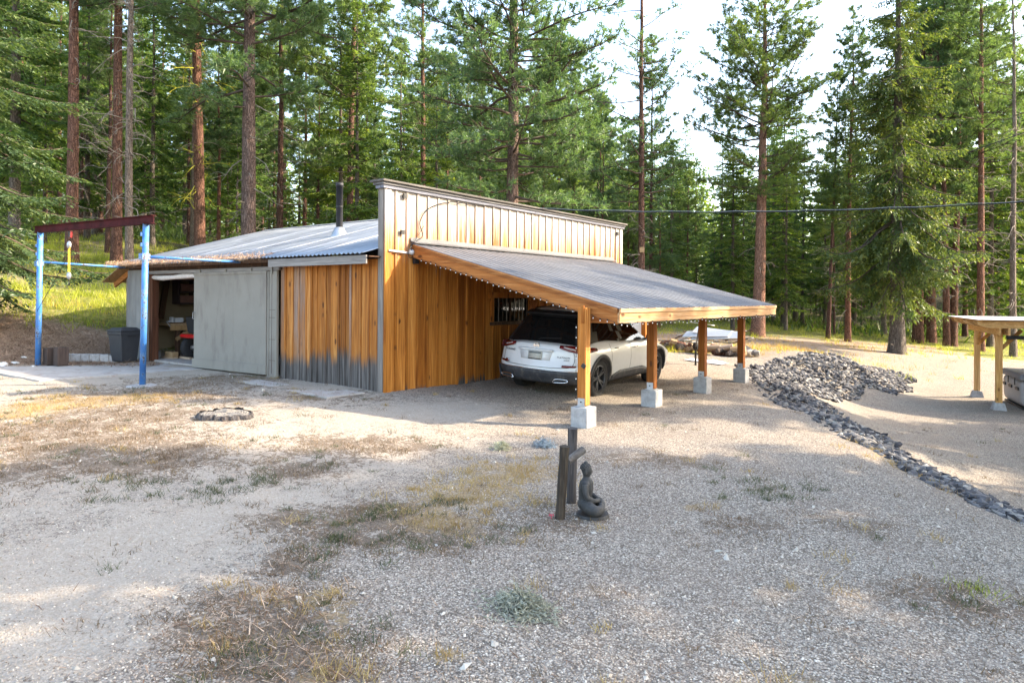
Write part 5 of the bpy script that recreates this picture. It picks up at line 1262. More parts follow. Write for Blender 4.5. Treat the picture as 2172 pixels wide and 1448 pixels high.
# ================================================================== STATUE AND POSTS
def statue():
    s = empty('seated_statue', (-3.17, 5.27, tz(-3.17, 5.27)), 0, 'dark stone statue of a cross-legged meditating figure beside the old posts', 'statue')
    s.rotation_euler = (0, 0, math.radians(118))
    b = MB()
    b.sphere((0, 0, .08), (.100, .085, .062), 16, 12)             # hips
    P = lambda pts, rs, seg=12: b.tube(spline(pts, 5), np.interp(np.linspace(0, 1, len(spline(pts, 5))), np.linspace(0, 1, len(rs)), rs), seg)
    P([(0, .0, .07), (0, .005, .15), (0, .0, .22), (0, -.005, .275), (0, -.002, .315)], [.078, .066, .074, .066, .030])
    b.sphere((0, 0, .262), (.092, .052, .040), 14, 10)            # shoulders
    P([(0, 0, .30), (0, 0, .345)], [.030, .032])
    b.sphere((0, -.008, .374), (.045, .050, .060), 16, 14)        # head
    b.sphere((0, .004, .395), (.047, .050, .042), 16, 12)         # hair cap
    b.sphere((0, .004, .436), (.024, .024, .024), 10, 8)          # topknot
    for sx in (-1, 1):
        b.sphere((sx * .046, .004, .365), (.007, .012, .026), 8, 8)
        P([(sx * .088, .005, .262), (sx * .108, -.005, .20), (sx * .112, -.025, .155), (sx * .075, -.085, .125), (sx * .02, -.118, .118)], [.033, .028, .025, .021, .018])
        P([(sx * .07, .0, .075), (sx * .135, -.05, .07), (sx * .165, -.10, .062), (sx * .10, -.145, .058), (sx * -.02, -.15, .062)], [.055, .055, .048, .040, .028])
        b.sphere((sx * -.05, -.145, .088), (.045, .022, .016), 10, 8)   # feet
    b.sphere((0, -.115, .118), (.045, .028, .016), 12, 8)          # joined hands
    b.sphere((0, -.052, .366), (.008, .014, .012), 8, 6)           # nose
    o = b.build('figure', M['stone_statue'], s, True)
    r = o.modifiers.new('one_body', 'REMESH'); r.mode = 'VOXEL'; r.voxel_size = .0055; r.use_smooth_shade = True
    sm = o.modifiers.new('s', 'SMOOTH'); sm.iterations = 3; sm.factor = .5
    o.scale = (.92, .92, 1.0); o.location = (0, 0, .03)
    b = MB()
    for k in range(46):                                            # hair curls
        th = math.acos(1 - k / 46 * 1.15); ph = k * 2.399
        x_, y_, z_ = math.sin(th) * math.cos(ph), math.sin(th) * math.sin(ph), math.cos(th)
        if y_ < -.55 and z_ < .4: continue
        b.sphere((x_ * .048, .004 + y_ * .051, .395 + z_ * .043), .0085, 6, 4)
    b.sphere((-.018, -.047, .373), (.008, .005, .0035), 6, 4); b.sphere((.018, -.047, .373), (.008, .005, .0035), 6, 4); b.sphere((0, -.050, .347), (.013, .006, .004), 8, 4)
    h = b.build('hair_curls', M['stone_statue'], s, True); h.scale = (.92, .92, 1.0); h.location = (0, 0, .03); h['kind'] = 'stuff'
    b = MB(); b.lathe([(0, .0), (.14, .0), (.148, .015), (.14, .04), (0, .04)], (0, -.06, -.01), seg=24); b.build('base', M['stone_statue'], s)
statue()
def oldpost(name, p0, p1, r, label, seg=14):
    n = 7; P = [Vector(p0).lerp(Vector(p1), i / (n - 1)) for i in range(n)]
    b = MB(); b.tube(P, [r * (1.0 + .05 * math.sin(i * 2.3)) for i in range(n)], seg)
    for i, v in enumerate(b.v):
        k = i % seg; f = 1 + (.10 if k in (3, 9) else -.09 if k in (4, 5, 10) else 0); c = P[min(n - 1, i // seg)]
        b.v[i] = tuple(c + (Vector(v) - c) * f)
    o = b.build(name, M['old_post']); tag(o, label, 'post'); return o
oldpost('wooden_post', (-3.31, 5.05, -.1), (-3.25, 5.04, .65), .043, 'nearer and shorter of two dark cracked round posts by the statue')
oldpost('wooden_post', (-3.47, 5.50, -.1), (-3.44, 5.47, .72), .046, 'taller dark round post standing behind the statue')
b = MB(); b.tube([(-3.335, 5.22, .47), (-3.295, 5.42, .545)], .036, 12); tag(b.build('rail_stub', M['grey_board_y']), 'short silvered log rail resting between the two dark posts', 'rail')
b = MB()
for k in range(6): b.sphere((-3.36 + .018 * math.cos(k), 5.00 + .018 * math.sin(k), .035 + .006 * (k % 2)), .006, 6, 5)
b.tube([(-3.36, 5.0, -.02), (-3.36, 5.0, .04)], .004, 5); tag(b.build('flower', M['pink']), 'tiny pink flower at the foot of the nearer dark post', 'flower')

# ================================================================== ROCK BORDER
BAND = [(-6.3, 19.3, .55, 0), (-5.6, 18.0, .80, 0), (-4.75, 16.4, .78, 0), (-3.75, 14.6, .72, 0), (-2.85, 12.9, .56, 0), (-2.1, 11.5, .44, 0), (-1.45, 10.4, .38, 0), (-.8, 9.3, .32, 0), (-.25, 8.5, .27, 0), (.4, 7.8, .2, 0), (1.2, 7.0, .16, 0)]
MOUND = [(-5.0, 21.0, 1.25, 1.6), (-4.6, 23.3, 1.35, 1.7), (-4.4, 25.6, 1.3, 1.8), (-4.2, 27.8, .9, 1.5), (-5.1, 19.4, 1.2, 1.2)]
B2 = np.array([(a + .42 * c_, b_ + .15) for a, b_, c_, _ in BAND]); BWD = np.array([c_ for _, _, c_, _ in BAND])
rp = []
tries = 0
seg_l = np.cumsum([0] + [float(np.hypot(*(B2[i + 1] - B2[i]))) for i in range(len(B2) - 1)])
def rock_at():
    if random.random() < .52:
        t = random.random() ** .8 * seg_l[-1]; i = min(len(B2) - 2, int(np.searchsorted(seg_l, t) - 1)); i = max(0, i); f = (t - seg_l[i]) / (seg_l[i + 1] - seg_l[i])
        c = B2[i] * (1 - f) + B2[i + 1] * f; wd = BWD[i] * (1 - f) + BWD[i + 1] * f
        d = B2[i + 1] - B2[i]; d = d / np.hypot(*d); nrm = np.array([-d[1], d[0]]); o = max(-1.15, min(1.15, random.gauss(0, .55))) * wd
        return c[0] + nrm[0] * o, c[1] + nrm[1] * o, wd
    m = random.choice(MOUND); a = random.random() * 6.283; q = math.sqrt(random.random())
    return m[0] + m[2] * q * math.cos(a), m[1] + m[3] * q * math.sin(a), 1.0
NR = 7400
for _ in range(NR):
    x_, y_, wd = rock_at(); s_ = .028 + .065 * random.random() ** 1.8 * (0.72 + .5 * min(1, wd)) * (1.25 if random.random() < .2 else 1)
    rp.append((x_, y_, s_))
rp = np.array(rp); rz0 = terr(rp[:, 0], rp[:, 1])
layer = rng.random(len(rp)); lift = np.zeros(len(rp))
# heap: later stones lie higher where the heap is deep
md = np.zeros(len(rp))
for m in MOUND: md = np.maximum(md, np.exp(-(((rp[:, 0] - m[0]) / m[2]) ** 2 + ((rp[:, 1] - m[1]) / m[3]) ** 2) * 1.1) * .08)
for i in range(len(B2) - 1):
    for f in (0, .5):
        c = B2[i] * (1 - f) + B2[i + 1] * f; wd = BWD[i]
        md = np.maximum(md, np.exp(-((rp[:, 0] - c[0]) ** 2 + (rp[:, 1] - c[1]) ** 2) / (wd * .8) ** 2) * .11 * wd ** .7)
rzz = rz0 + md * (0.55 + .45 * layer) + rp[:, 2] * .02
RM = [rockmesh(i, random.uniform(.45, .75)) for i in range(12)]
size_px = rp[:, 2] / np.maximum(3, w2cam(rp[:, 0], rp[:, 1])[1]) * (layer > .55)
order = np.argsort(-size_px); big = set(order[:290].tolist())
for i in big:
    o = link('rock', RM[i % 12], None, (rp[i, 0], rp[i, 1], rzz[i]), (random.uniform(-.5, .5), random.uniform(-.5, .5), random.random() * 6.28), (rp[i, 2],) * 3)
    tag(o, 'angular grey rock in the border between gravel yard and lower drive', 'rock', 'rocks of the border and heap')
VV = []; FF = []; nb = 0
RV = [np.array([v.co[:] for v in m.vertices]) for m in RM]; RF = [np.array([p.vertices[:] for p in m.polygons]) for m in RM]
for i in range(len(rp)):
    if i in big: continue
    e = Euler((random.uniform(-.5, .5), random.uniform(-.5, .5), random.random() * 6.28)).to_matrix(); R = np.array(e)
    v = RV[i % 12] @ R.T * rp[i, 2] + np.array([rp[i, 0], rp[i, 1], rzz[i]]); VV.append(v); FF.append(RF[i % 12] + nb); nb += len(v)
tag(link('rubble', np_mesh('rubble', np.concatenate(VV), np.concatenate(FF), M['rock'])), 'smaller grey quarried stones filling the rock border and heap', 'rubble', kind='stuff')

# junk and wood beyond the carport
jp = empty('junk_pile', (-9.3, 24.5, tz(-9.3, 24.5)), 0, 'pile of white metal sheets and scrap boards beyond the car', 'junk pile')
for i in range(20):
    x_, y_ = -10.6 + random.random() * 3.0, 23.6 + random.random() * 1.6
    boxo('scrap_board', (x_, y_, tz(x_, y_) + .15 + random.random() * .5), (random.uniform(.6, 1.6), random.uniform(.04, .14), .03), M[random.choice(['white_paint', 'grey_board_x', 'grey_board_x', 'firewood', 'dark_wood'])], jp, rot=(random.uniform(-.3, .3), random.uniform(-.45, .35), random.uniform(-1, 1)))
for i in range(3):
    boxo('metal_sheet', (-9.6 + random.random(), 23.2 + .12 * i, tz(-9.3, 23.4) + .55 + .06 * i), (1.8, .4, .02), M['conduit'], jp, rot=(.5, random.uniform(-.1, .1), random.uniform(-.2, .2)))
lg = empty('firewood_row', (-8.6, 21.6, tz(-8.6, 21.6)), 0, 'low row of split logs and slabs lying in front of the junk pile', 'firewood')
for i in range(40):
    x_ = -10.3 + i * .075 + random.uniform(-.05, .05); y_ = 21.9 + (x_ + 8.6) * -.30 + random.uniform(-.2, .2)
    b = MB(); L_ = random.uniform(.3, .5); r_ = random.uniform(.06, .12); b.tube([(-L_ / 2, 0, 0), (L_ / 2, 0, 0)], r_, 7)
    o = b.build('log', M[random.choice(['firewood', 'bark_grey', 'bark_red'])], lg); o.location = Vector((x_, y_, tz(x_, y_) + .08 + random.random() * .22)) - lg.location; o.rotation_euler = (0, random.uniform(-.3, .3), random.uniform(-1.2, 1.2))
for i, (x_, y_, s_) in enumerate(((-7.5, 22.3, .42), (-7.15, 22.0, .30), (-6.9, 21.6, .22), (-7.9, 22.5, .3))):
    o = link('boulder', RM[i], None, (x_, y_, tz(x_, y_) + .12), (0, 0, i), (s_, s_, s_)); tag(o, ('largest grey boulder at the right end of the firewood row', 'middle boulder right of the firewood row', 'small low boulder furthest right beyond the third post', 'flat boulder leaning at the end of the logs')[i], 'boulder')
wt = MB(); wt.box((0, 0, .55), (1.0, .7, 1.1)); wt.box((0, -.36, .55), (.8, .02, .9)); tag(wt.build('teal_cabinet', M['teal'], loc=(*at(1322, 25.5), .15)), 'teal box seen through the front windows of the car', 'cabinet')
wt = MB(); wt.box((0, 0, 1.2), (.6, .4, .6)); wt.box((0, -.205, 1.2), (.35, .01, .35)); tag(wt.build('white_cabinet', M['white_paint'], loc=(*at(1353, 25.0), -.25)), 'white box with grille on the orange post beyond the car', 'cabinet')
tag(boxo('timber_post', (*at(1367, 24.5), .75), (.17, .17, 1.5), M['post'], bevel=.006), 'orange timber post standing beyond the nose of the car', 'post')
# crumpled plastic sheet on the gravel
n = 14; V = []; F = []
for j in range(n):
    for i in range(n):
        u, v = i / (n - 1) * 2 - 1, j / (n - 1) * 2 - 1; x_, y_ = -7.45 + u * .55, 19.0 + v * .30
        V.append((x_, y_, tz(x_, y_) + .03 + abs(random.gauss(0, .03)) * (1 - max(abs(u), abs(v)) ** 2)))
for j in range(n - 1):
    for i in range(n - 1): F.append((j * n + i, j * n + i + 1, (j + 1) * n + i + 1, (j + 1) * n + i))
b = MB(); b.add(V, F); tag(b.build('plastic_sheet', M['tarp']), 'crumpled white plastic sheet on the gravel beyond the car', 'plastic sheet')

# ================================================================== SMALL GROUND COVER
# pebbles
px_, py_ = wedge(115000, 2.9, 13.5, 2.55)
g_, d_, s_, gr_, fl_, bk_ = zones(px_, py_)
keep = (rng.random(len(px_)) < (0.22 + 0.78 * np.clip(g_, 0, 1))) & (d_ + .4 * s_ < 0.75) & ~inside_shed(px_, py_)
px_, py_ = px_[keep], py_[keep]
sz = 0.0038 + 0.0062 * rng.random(len(px_)) ** 2.0 + (rng.random(len(px_)) < .004) * 0.010
V, F = stones(px_, py_, sz)
tag(link('gravel', np_mesh('gravel', V, F, M['pebble'])), 'loose crushed gravel strewn over the yard', kind='stuff')
# stray pale stones
px_, py_ = wedge(420, 3.2, 16, 1.2); k_ = ~inside_shed(px_, py_); px_, py_ = px_[k_], py_[k_]
V, F = stones(px_, py_, 0.012 + 0.022 * rng.random(len(px_)) ** 3); tag(link('pebbles', np_mesh('pebbles', V, F, M['pale_stone'])), 'scattered pale stones on the bare yard', kind='stuff')
# twigs and needles on the dry parts
def litter(x, y, L, mat, name, label):
    n = len(x); z = terr(x, y) + .004 + rng.random(n) * .018; a = rng.random(n) * 6.283
    d = np.stack([np.cos(a), np.sin(a), rng.normal(size=n) * .25], -1); p = np.stack([x, y, z], -1); sdv = np.stack([-np.sin(a), np.cos(a), np.zeros(n)], -1) * (L * .035)[:, None]
    V = np.stack([p - sdv, p + sdv, p + d * L[:, None]], 1).reshape(-1, 3)
    tag(link(name, np_mesh(name, V, np.arange(3 * n).reshape(-1, 3), M[mat])), label, kind='stuff')
px_, py_ = wedge(90000, 3.2, 26, 1.6); g_, d_, s_, gr_, fl_, bk_ = zones(px_, py_); k_ = (rng.random(len(px_)) < .06 + 1.0 * d_ + bk_) & ~inside_shed(px_, py_)
litter(px_[k_], py_[k_], .035 + .07 * rng.random(k_.sum()), 'duff', 'twig_litter', 'brown needles and twigs strewn on the dry ground')
n = 60000; dd = rng.uniform(15.8, 19.5, n); XX = rng.uniform(-.9, -.48, n) * dd; px_, py_ = cam2w(XX, dd); k_ = (rng.random(n) < zones(px_, py_)[5]) & ~inside_shed(px_, py_)
litter(px_[k_], py_[k_], .06 + .14 * rng.random(k_.sum()), 'duff', 'bank_litter', 'brown needle and twig litter covering the bank on the left')

def clumps(n, d0, d1, p, maskfn, per, hr, wr, rad, name, mat, label, lean=.5, tmax=.86):
    cx, cy = wedge(n, d0, d1, p, tmax); k_ = (rng.random(n) < maskfn(cx, cy)) & ~inside_shed(cx, cy); cx, cy = cx[k_], cy[k_]; m = len(cx)
    cs = (.45 + 1.1 * rng.random(m) ** 1.5)
    X = np.repeat(cx, per) + rng.normal(size=m * per) * np.repeat(cs, per) * rad; Y = np.repeat(cy, per) + rng.normal(size=m * per) * np.repeat(cs, per) * rad
    h = (hr[0] + (hr[1] - hr[0]) * rng.random(m * per)) * np.repeat(.6 + .5 * cs, per)
    V, F = blades(X, Y, h, wr * (.7 + .6 * rng.random(m * per)), lean)
    tag(link(name, np_mesh(name, V, F, M[mat])), label, kind='stuff')
def zsel(i, a=0.0, b=1.0): return lambda x, y: a + b * zones(x, y)[i]
def patch(x, y): return np.clip(np.sin(x * 1.9 + 2 * np.sin(y * 1.1)) * np.sin(y * 2.3 + 1.5 * np.sin(x * 1.4)), 0, 1)
clumps(6400, 3.3, 16, .9, lambda x, y: .004 + .9 * greens(x, y) + (.35 * zones(x, y)[1]) * (.1 + .9 * patch(x, y)), 40, (.018, .070), .0036, .05, 'low_weeds', 'weed_green', 'low olive green weeds in the dry patches', .7)
clumps(6000, 3.3, 16, .9, lambda x, y: .03 + .85 * zones(x, y)[1] * (1.1 - .7 * patch(x, y)), 34, (.015, .065), .0034, .075, 'dead_weeds', 'weed_brown', 'brown dead weeds matting the dry patches', .8)
clumps(4200, 3.3, 15, .9, lambda x, y: .012 + .95 * zones(x, y)[2] + .08 * zones(x, y)[1], 46, (.02, .09), .0030, .06, 'straw_tufts', 'weed_straw', 'straw coloured grass tufts in the yard', .6)
# hillside meadow, forest floor grass and the sunny strip
def mead(X, Y):
    return zones(X, Y)[3] * (.25 + .75 * patch(X * .45 + 3, Y * .45))
clumps(15000, 15.5, 62, .9, mead, 13, (.10, .30), .0085, .16, 'meadow_grass', 'meadow', 'bright green grass on the hillside and forest floor', .45, .92)
clumps(14000, 17.0, 34, .6, lambda x, y: zones(x, y)[3] * (w2cam(x, y)[0] < -8) * (.3 + .7 * patch(x * 1.3, y * 1.3)), 11, (.10, .32), .010, .12, 'hillside_grass', 'meadow', 'rough tufted grass on the sunny hillside at the left', .4, .92)
clumps(9000, 16, 40, .8, lambda x, y: .9 * zones(x, y)[2] + .35 * zones(x, y)[1] * (w2cam(x, y)[1] > 16), 12, (.08, .24), .007, .14, 'tawny_grass', 'weed_straw', 'tawny dry grass between the yard and the trees', .5, .92)
clumps(260, 2.9, 9.5, .3, lambda x, y: blob(x, y, .05, 5.85, .45, .22, .4) * 3, 110, (.03, .09), .003, .10, 'grass_patch', 'meadow', 'small bright green grass patch at the right edge of the yard', .5, 1.0)
# pulled grey-green weeds in heaps
def weedheap(cx, cy, r, n, label):
    z = tz(cx, cy); b_ = []
    b = MB()
    for i in range(n):
        a = random.random() * 6.283; q = abs(random.gauss(0, .45)) * r; x_, y_ = cx + q * math.cos(a), cy + q * math.sin(a) * .7; h0 = z + .085 * math.exp(-(q / r) ** 2 * 2) * random.random()
        d = Vector((random.gauss(0, 1), random.gauss(0, 1), random.gauss(0, .35))).normalized() * random.uniform(.04, .11)
        p0 = Vector((x_, y_, h0)); P = [p0, p0 + d * .5 + Vector((0, 0, random.uniform(0, .02))), p0 + d]
        b.tube(P, [.0028, .0024, .0012], 3, False)
        for k in range(4):
            q_ = p0.lerp(P[2], random.random()); e = Vector((random.gauss(0, 1), random.gauss(0, 1), random.gauss(0, .6))).normalized() * .022; f_ = e.orthogonal().normalized() * .0055
            b.add([q_ - f_, q_ + f_, q_ + e], [(0, 1, 2)])
    tag(b.build('pulled_weeds', M['sage']), label, 'weeds')
weedheap(-2.52, 3.42, .26, 750, 'heap of pulled grey-green weeds drying on the gravel in front')
weedheap(-5.30, 6.75, .17, 200, 'small grey heap of pulled weeds left of the brown one, beyond the statue')
weedheap(-5.0, 7.25, .22, 260, 'small grey-brown heap of pulled weeds just before the first footing')

# ================================================================== TREES
class TA:
    """triangle/quad soup gathered with numpy"""
    def __init__(s): s.V = []; s.F = []; s.n = 0
    def add(s, V, F): s.V.append(V); s.F.append(F + s.n); s.n += len(V)
    def tube(s, P, R, seg=5):
        P = np.asarray(P, float); n = len(P); T = np.gradient(P, axis=0); T = unit(T)
        a = np.cross(T, np.array([0.31, 0.17, 0.93])); a = unit(a); b = np.cross(T, a)
        an = np.arange(seg) * 2 * np.pi / seg
        V = P[:, None] + (a[:, None] * np.cos(an)[None, :, None] + b[:, None] * np.sin(an)[None, :, None]) * np.asarray(R)[:, None, None]
        i = np.arange(n - 1)[:, None] * seg; k = np.arange(seg)[None]; k2 = (k + 1) % seg
        F = np.stack([i + k, i + k2, i + seg + k2, i + seg + k], -1).reshape(-1, 4)
        s.add(V.reshape(-1, 3), F)
    def mesh(s, name, mat, smooth=True): return np_mesh(name, np.concatenate(s.V), np.concatenate(s.F), mat, smooth=smooth)
def trunk_mesh(H, r0, barkm, lean=0.0, seed=0, seg=14, flare=.35, bend=1.0):
    r = np.random.default_rng(seed); n = 22; t = np.linspace(0, 1, n) ** 1.25; z = t * H - .35 * (t == 0)
    wob = np.cumsum(r.normal(size=(n, 2)) * .035 * bend, axis=0) * (t[:, None])
    P = np.stack([wob[:, 0] + lean * z, wob[:, 1], z], -1)
    R = r0 * (1 - .93 * t ** 1.15) * (1 + flare * np.exp(-np.maximum(z, 0) / .45))
    T = TA(); T.tube(P, R, seg)
    V = T.V[0].reshape(n, seg, 3); c = P[:, None]; V[:] = c + (V - c) * (1 + .10 * np.sin(np.arange(seg) * 2.1 + seed)[None, :, None] * np.exp(-np.maximum(z, 0) / 1.2)[:, None, None] + r.normal(size=(n, seg, 1)) * .022)
    T.V[0] = V.reshape(-1, 3)
    axis = lambda zz: np.array([np.interp(zz, P[:, 2], P[:, 0]), np.interp(zz, P[:, 2], P[:, 1]), zz])
    rad = lambda zz: float(np.interp(zz, P[:, 2], R))
    return T.mesh('trunk', barkm), axis, rad
def tufts(C, D, m, L, w, r, spread=1.0):
    n = len(C)
    d = unit(np.repeat(D, m, 0) * .85 + unit(r.normal(size=(n * m, 3))) * spread)
    c = np.repeat(C, m, 0) + r.normal(size=(n * m, 3)) * L * .10 - np.repeat(D, m, 0) * (r.random((n * m, 1)) * L * .55)
    l = L * (.7 + .5 * r.random((n * m, 1))); sd2 = unit(np.cross(d, unit(r.normal(size=(n * m, 3))))) * w * (.7 + .6 * r.random((n * m, 1)))
    V = np.stack([c - sd2, c + sd2, c + d * l], 1).reshape(-1, 3); return V, np.arange(3 * n * m).reshape(-1, 3)
def make_pine(seed, H=24, r0=.33, cb=8.0, Lmax=3.6, nl=62, m=16, dens=1.0, tl=.24, tw=.016, lean=0.0, barkm='bark_red', dead=14, sparse=0.0, droop=0.0, deadmat='dead_limb'):
    r = np.random.default_rng(seed)
    trunk, ax, rad = trunk_mesh(H, r0, M[barkm], lean, seed)
    B = TA(); C = []; D = []
    zs = cb + (H * .985 - cb) * np.sort(r.random(nl)) ** .92
    az = r.random() * 6.28
    for z in zs:
        u = (z - cb) / (H - cb); prof = (min(1, .55 + u * 2.2) * (1 - u) ** .62 + .10)
        L = Lmax * prof * r.uniform(.65, 1.15); az += 2.4 + r.normal() * .5; up = -.12 + .75 * u + r.normal() * .12 - droop
        p0 = ax(z); d = np.array([math.cos(az), math.sin(az), up]); d /= np.linalg.norm(d)
        n = 7; P = [p0]; dd = d.copy()
        for i in range(n - 1):
            dd = unit(dd + r.normal(size=3) * .13 + np.array([0, 0, .07 - droop * .12])); P.append(P[-1] + dd * L / (n - 1))
        P = np.array(P); rb = max(.010, min(rad(z) * .32, .013 * L + .007)); B.tube(P, np.linspace(rb, rb * .25, n), 5)
        nb = max(3, int(L * 4.2 * dens))
        for k in range(nb):
            q = .20 + .80 * (k + r.random()) / nb; i = min(n - 2, int(q * (n - 1))); f = q * (n - 1) - i; p = P[i] * (1 - f) + P[i + 1] * f
            t = unit(P[i + 1] - P[i]); s = unit(np.cross(t, [0, 0, 1])) * (1 if k % 2 else -1); bl = L * .30 * (1.15 - q * .75) * r.uniform(.5, 1.3)
            bd = unit(t * .7 + s * r.uniform(.4, 1.1) + np.array([0, 0, r.uniform(-.15, .55)])); e = p + bd * bl + np.array([0, 0, .10 * bl])
            B.tube(np.array([p, (p + e) / 2 + r.normal(size=3) * .03, e]), [rb * .32, rb * .25, .004], 3)
            if r.random() < sparse: continue
            C.append(e); D.append(bd)
            nt = 1 + int(bl * 3.2)
            for _ in range(nt):
                q2 = r.uniform(.35, 1.0); c = p + (e - p) * q2 + r.normal(size=3) * .09; C.append(c); D.append(unit(bd + r.normal(size=3) * .5))
        C.append(P[-1]); D.append(dd)
    V, F = tufts(np.array(C), np.array(D), m, tl, tw, r)
    crown = np_mesh('crown', V, F, M['pine_needles'])
    dl = TA(); k = 0
    for _ in range(dead):
        z = r.uniform(cb * .22, cb * 1.1); a = r.random() * 6.28; L = r.uniform(.5, 1.9); d = np.array([math.cos(a), math.sin(a), r.uniform(-.25, .35)])
        P = [ax(z)]; dd = unit(d)
        for i in range(5): dd = unit(dd + r.normal(size=3) * .25 + np.array([0, 0, -.10])); P.append(P[-1] + dd * L / 5)
        dl.tube(np.array(P), np.linspace(.022, .005, 6), 4)
        for _ in range(4):
            i = r.integers(1, 5); e = P[i] + unit(dd + r.normal(size=3) * .8) * L * .3; dl.tube(np.array([P[i], (P[i] + e) / 2 + r.normal(size=3) * .03, e]), [.009, .006, .003], 3)
    return dict(trunk=trunk, limbs=B.mesh('limbs', M['limb']), crown=crown, dead=dl.mesh('dead_limbs', M[deadmat]) if dead else None, H=H)
def make_fir(seed, H=20, r0=.26, cb=2.5, Lmax=2.8, nl=120, el=.20, ew=.05, dens=1.0, droop=.28, barkm='bark_grey', dead=8, az_rng=None, top_open=0.0, lean=0.0, drape=.35):
    r = np.random.default_rng(seed)
    trunk, ax, rad = trunk_mesh(H, r0, M[barkm], lean, seed, flare=.45, bend=.6)
    B = TA(); S = []; Dm = []; Nn = []
    zs = np.sort(cb + (H * .99 - cb) * r.random(nl) ** .85); az = r.random() * 6.28
    for z in zs:
        u = (z - cb) / (H - cb); L = Lmax * (min(1.0, .62 + u * 3) * (1 - u) ** .8 + .06) * r.uniform(.6, 1.15); az += 2.4 + r.normal() * .4
        a = az if az_rng is None else az_rng[0] + (az_rng[1] - az_rng[0]) * r.random()
        p0 = ax(z); dr_ = droop * (1 - u) ** .7; d = np.array([math.cos(a), math.sin(a), -dr_ * .35 + .35 * u]); d = unit(d); n = 8; P = [p0]; dd = d.copy()
        for i in range(n - 1):
            dd = unit(dd + r.normal(size=3) * .05 + np.array([0, 0, (-dr_ * .55 if i < 3 else dr_ * .42)])); P.append(P[-1] + dd * L / (n - 1))
        P = np.array(P); rb = max(.010, .012 * L + .006); B.tube(P, np.linspace(rb, rb * .25, n), 4)
        nb = max(5, int(L * 7.5 * dens))
        for k in range(nb):
            q = .14 + .86 * (k + r.random()) / nb; i = min(n - 2, int(q * (n - 1))); f = q * (n - 1) - i; p = P[i] * (1 - f) + P[i + 1] * f
            t = unit(P[i + 1] - P[i]); sd2 = unit(np.cross(t, [0, 0, 1.0]))
            for s in (-1, 1):
                tl = (.32 * L * (1.08 - q) + .16) * r.uniform(.5, 1.2); td = unit(t * .75 + sd2 * s * r.uniform(.7, 1.1) + np.array([0, 0, -drape * r.uniform(.2, 1.2)]))
                ne = max(2, int(tl / (el * .42)))
                for j in range(ne):
                    qq = (j + r.random() * .6) / ne; c = p + td * tl * qq + np.array([0, 0, -.25 * drape * tl * qq * qq])
                    sj = 1 if j % 2 else -1; ed = unit(td * .8 + np.cross(td, [0, 0, 1.0]) * sj * .75 + r.normal(size=3) * .22)
                    S.append(c); Dm.append(ed)
        for _ in range(2): S.append(P[-1]); Dm.append(unit(dd + r.normal(size=3) * .3))
    S = np.array(S); Dm = np.array(Dm); n = len(S); l = el * (.7 + .6 * r.random((n, 1)))
    nrm = unit(np.array([0, 0, 1.0]) + r.normal(size=(n, 3)) * .45); sd2 = unit(np.cross(Dm, nrm)) * ew * (.7 + .6 * r.random((n, 1)))
    tip = S + Dm * l + np.array([0, 0, -1]) * l * r.random((n, 1)) * .25; mid = S + Dm * l * .42
    V = np.stack([S, mid + sd2, tip, mid - sd2], 1).reshape(-1, 3); F = np.arange(4 * n).reshape(-1, 4)
    crown = np_mesh('crown', V, F, M['fir_dark'] if drape > .8 or el < .14 else M['fir_needles'])
    dl = TA()
    for _ in range(dead):
        z = r.uniform(.8, max(2.0, cb * 1.3)); a = r.random() * 6.28; L = r.uniform(.4, 1.4); P = [ax(z)]; dd = unit(np.array([math.cos(a), math.sin(a), r.uniform(-.4, .1)]))
        for i in range(5): dd = unit(dd + r.normal(size=3) * .18 + np.array([0, 0, -.08])); P.append(P[-1] + dd * L / 5)
        dl.tube(np.array(P), np.linspace(.014, .004, 6), 3)
        for _ in range(3):
            i = r.integers(1, 5); e = P[i] + unit(dd + r.normal(size=3) * .7) * L * .3; dl.tube(np.array([P[i], e]), [.006, .003], 3)
    return dict(trunk=trunk, limbs=B.mesh('limbs', M['limb']), crown=crown, dead=dl.mesh('dead_limbs', M['dead_limb']) if dead else None, H=H)

def plant(kind, x, y, scale, rz_, label, cat, group=None, name='pine_tree', sxy=1.0, tilt=0.0):
    z = tz(x, y) - .05
    e = empty(name, (x, y, z), rz_, label, cat, group); e.scale = (scale * sxy, scale * sxy, scale)
    if tilt: e.rotation_euler = (0, 0, 0); e.matrix_basis = Matrix.Translation((x, y, z)) @ Matrix.Rotation(tilt, 4, Vector((math.sin(YAW), -math.cos(YAW), 0)).normalized()) @ Matrix.Rotation(rz_, 4, 'Z') @ Matrix.Diagonal((scale * sxy, scale * sxy, scale, 1))
    for nm, key in (('trunk', 'trunk'), ('limbs', 'limbs'), ('crown', 'crown'), ('dead_limbs', 'dead')):
        if kind.get(key) is not None:
            o = link(nm, kind[key], e)
            if nm != 'trunk': o['kind'] = 'stuff'
    return e

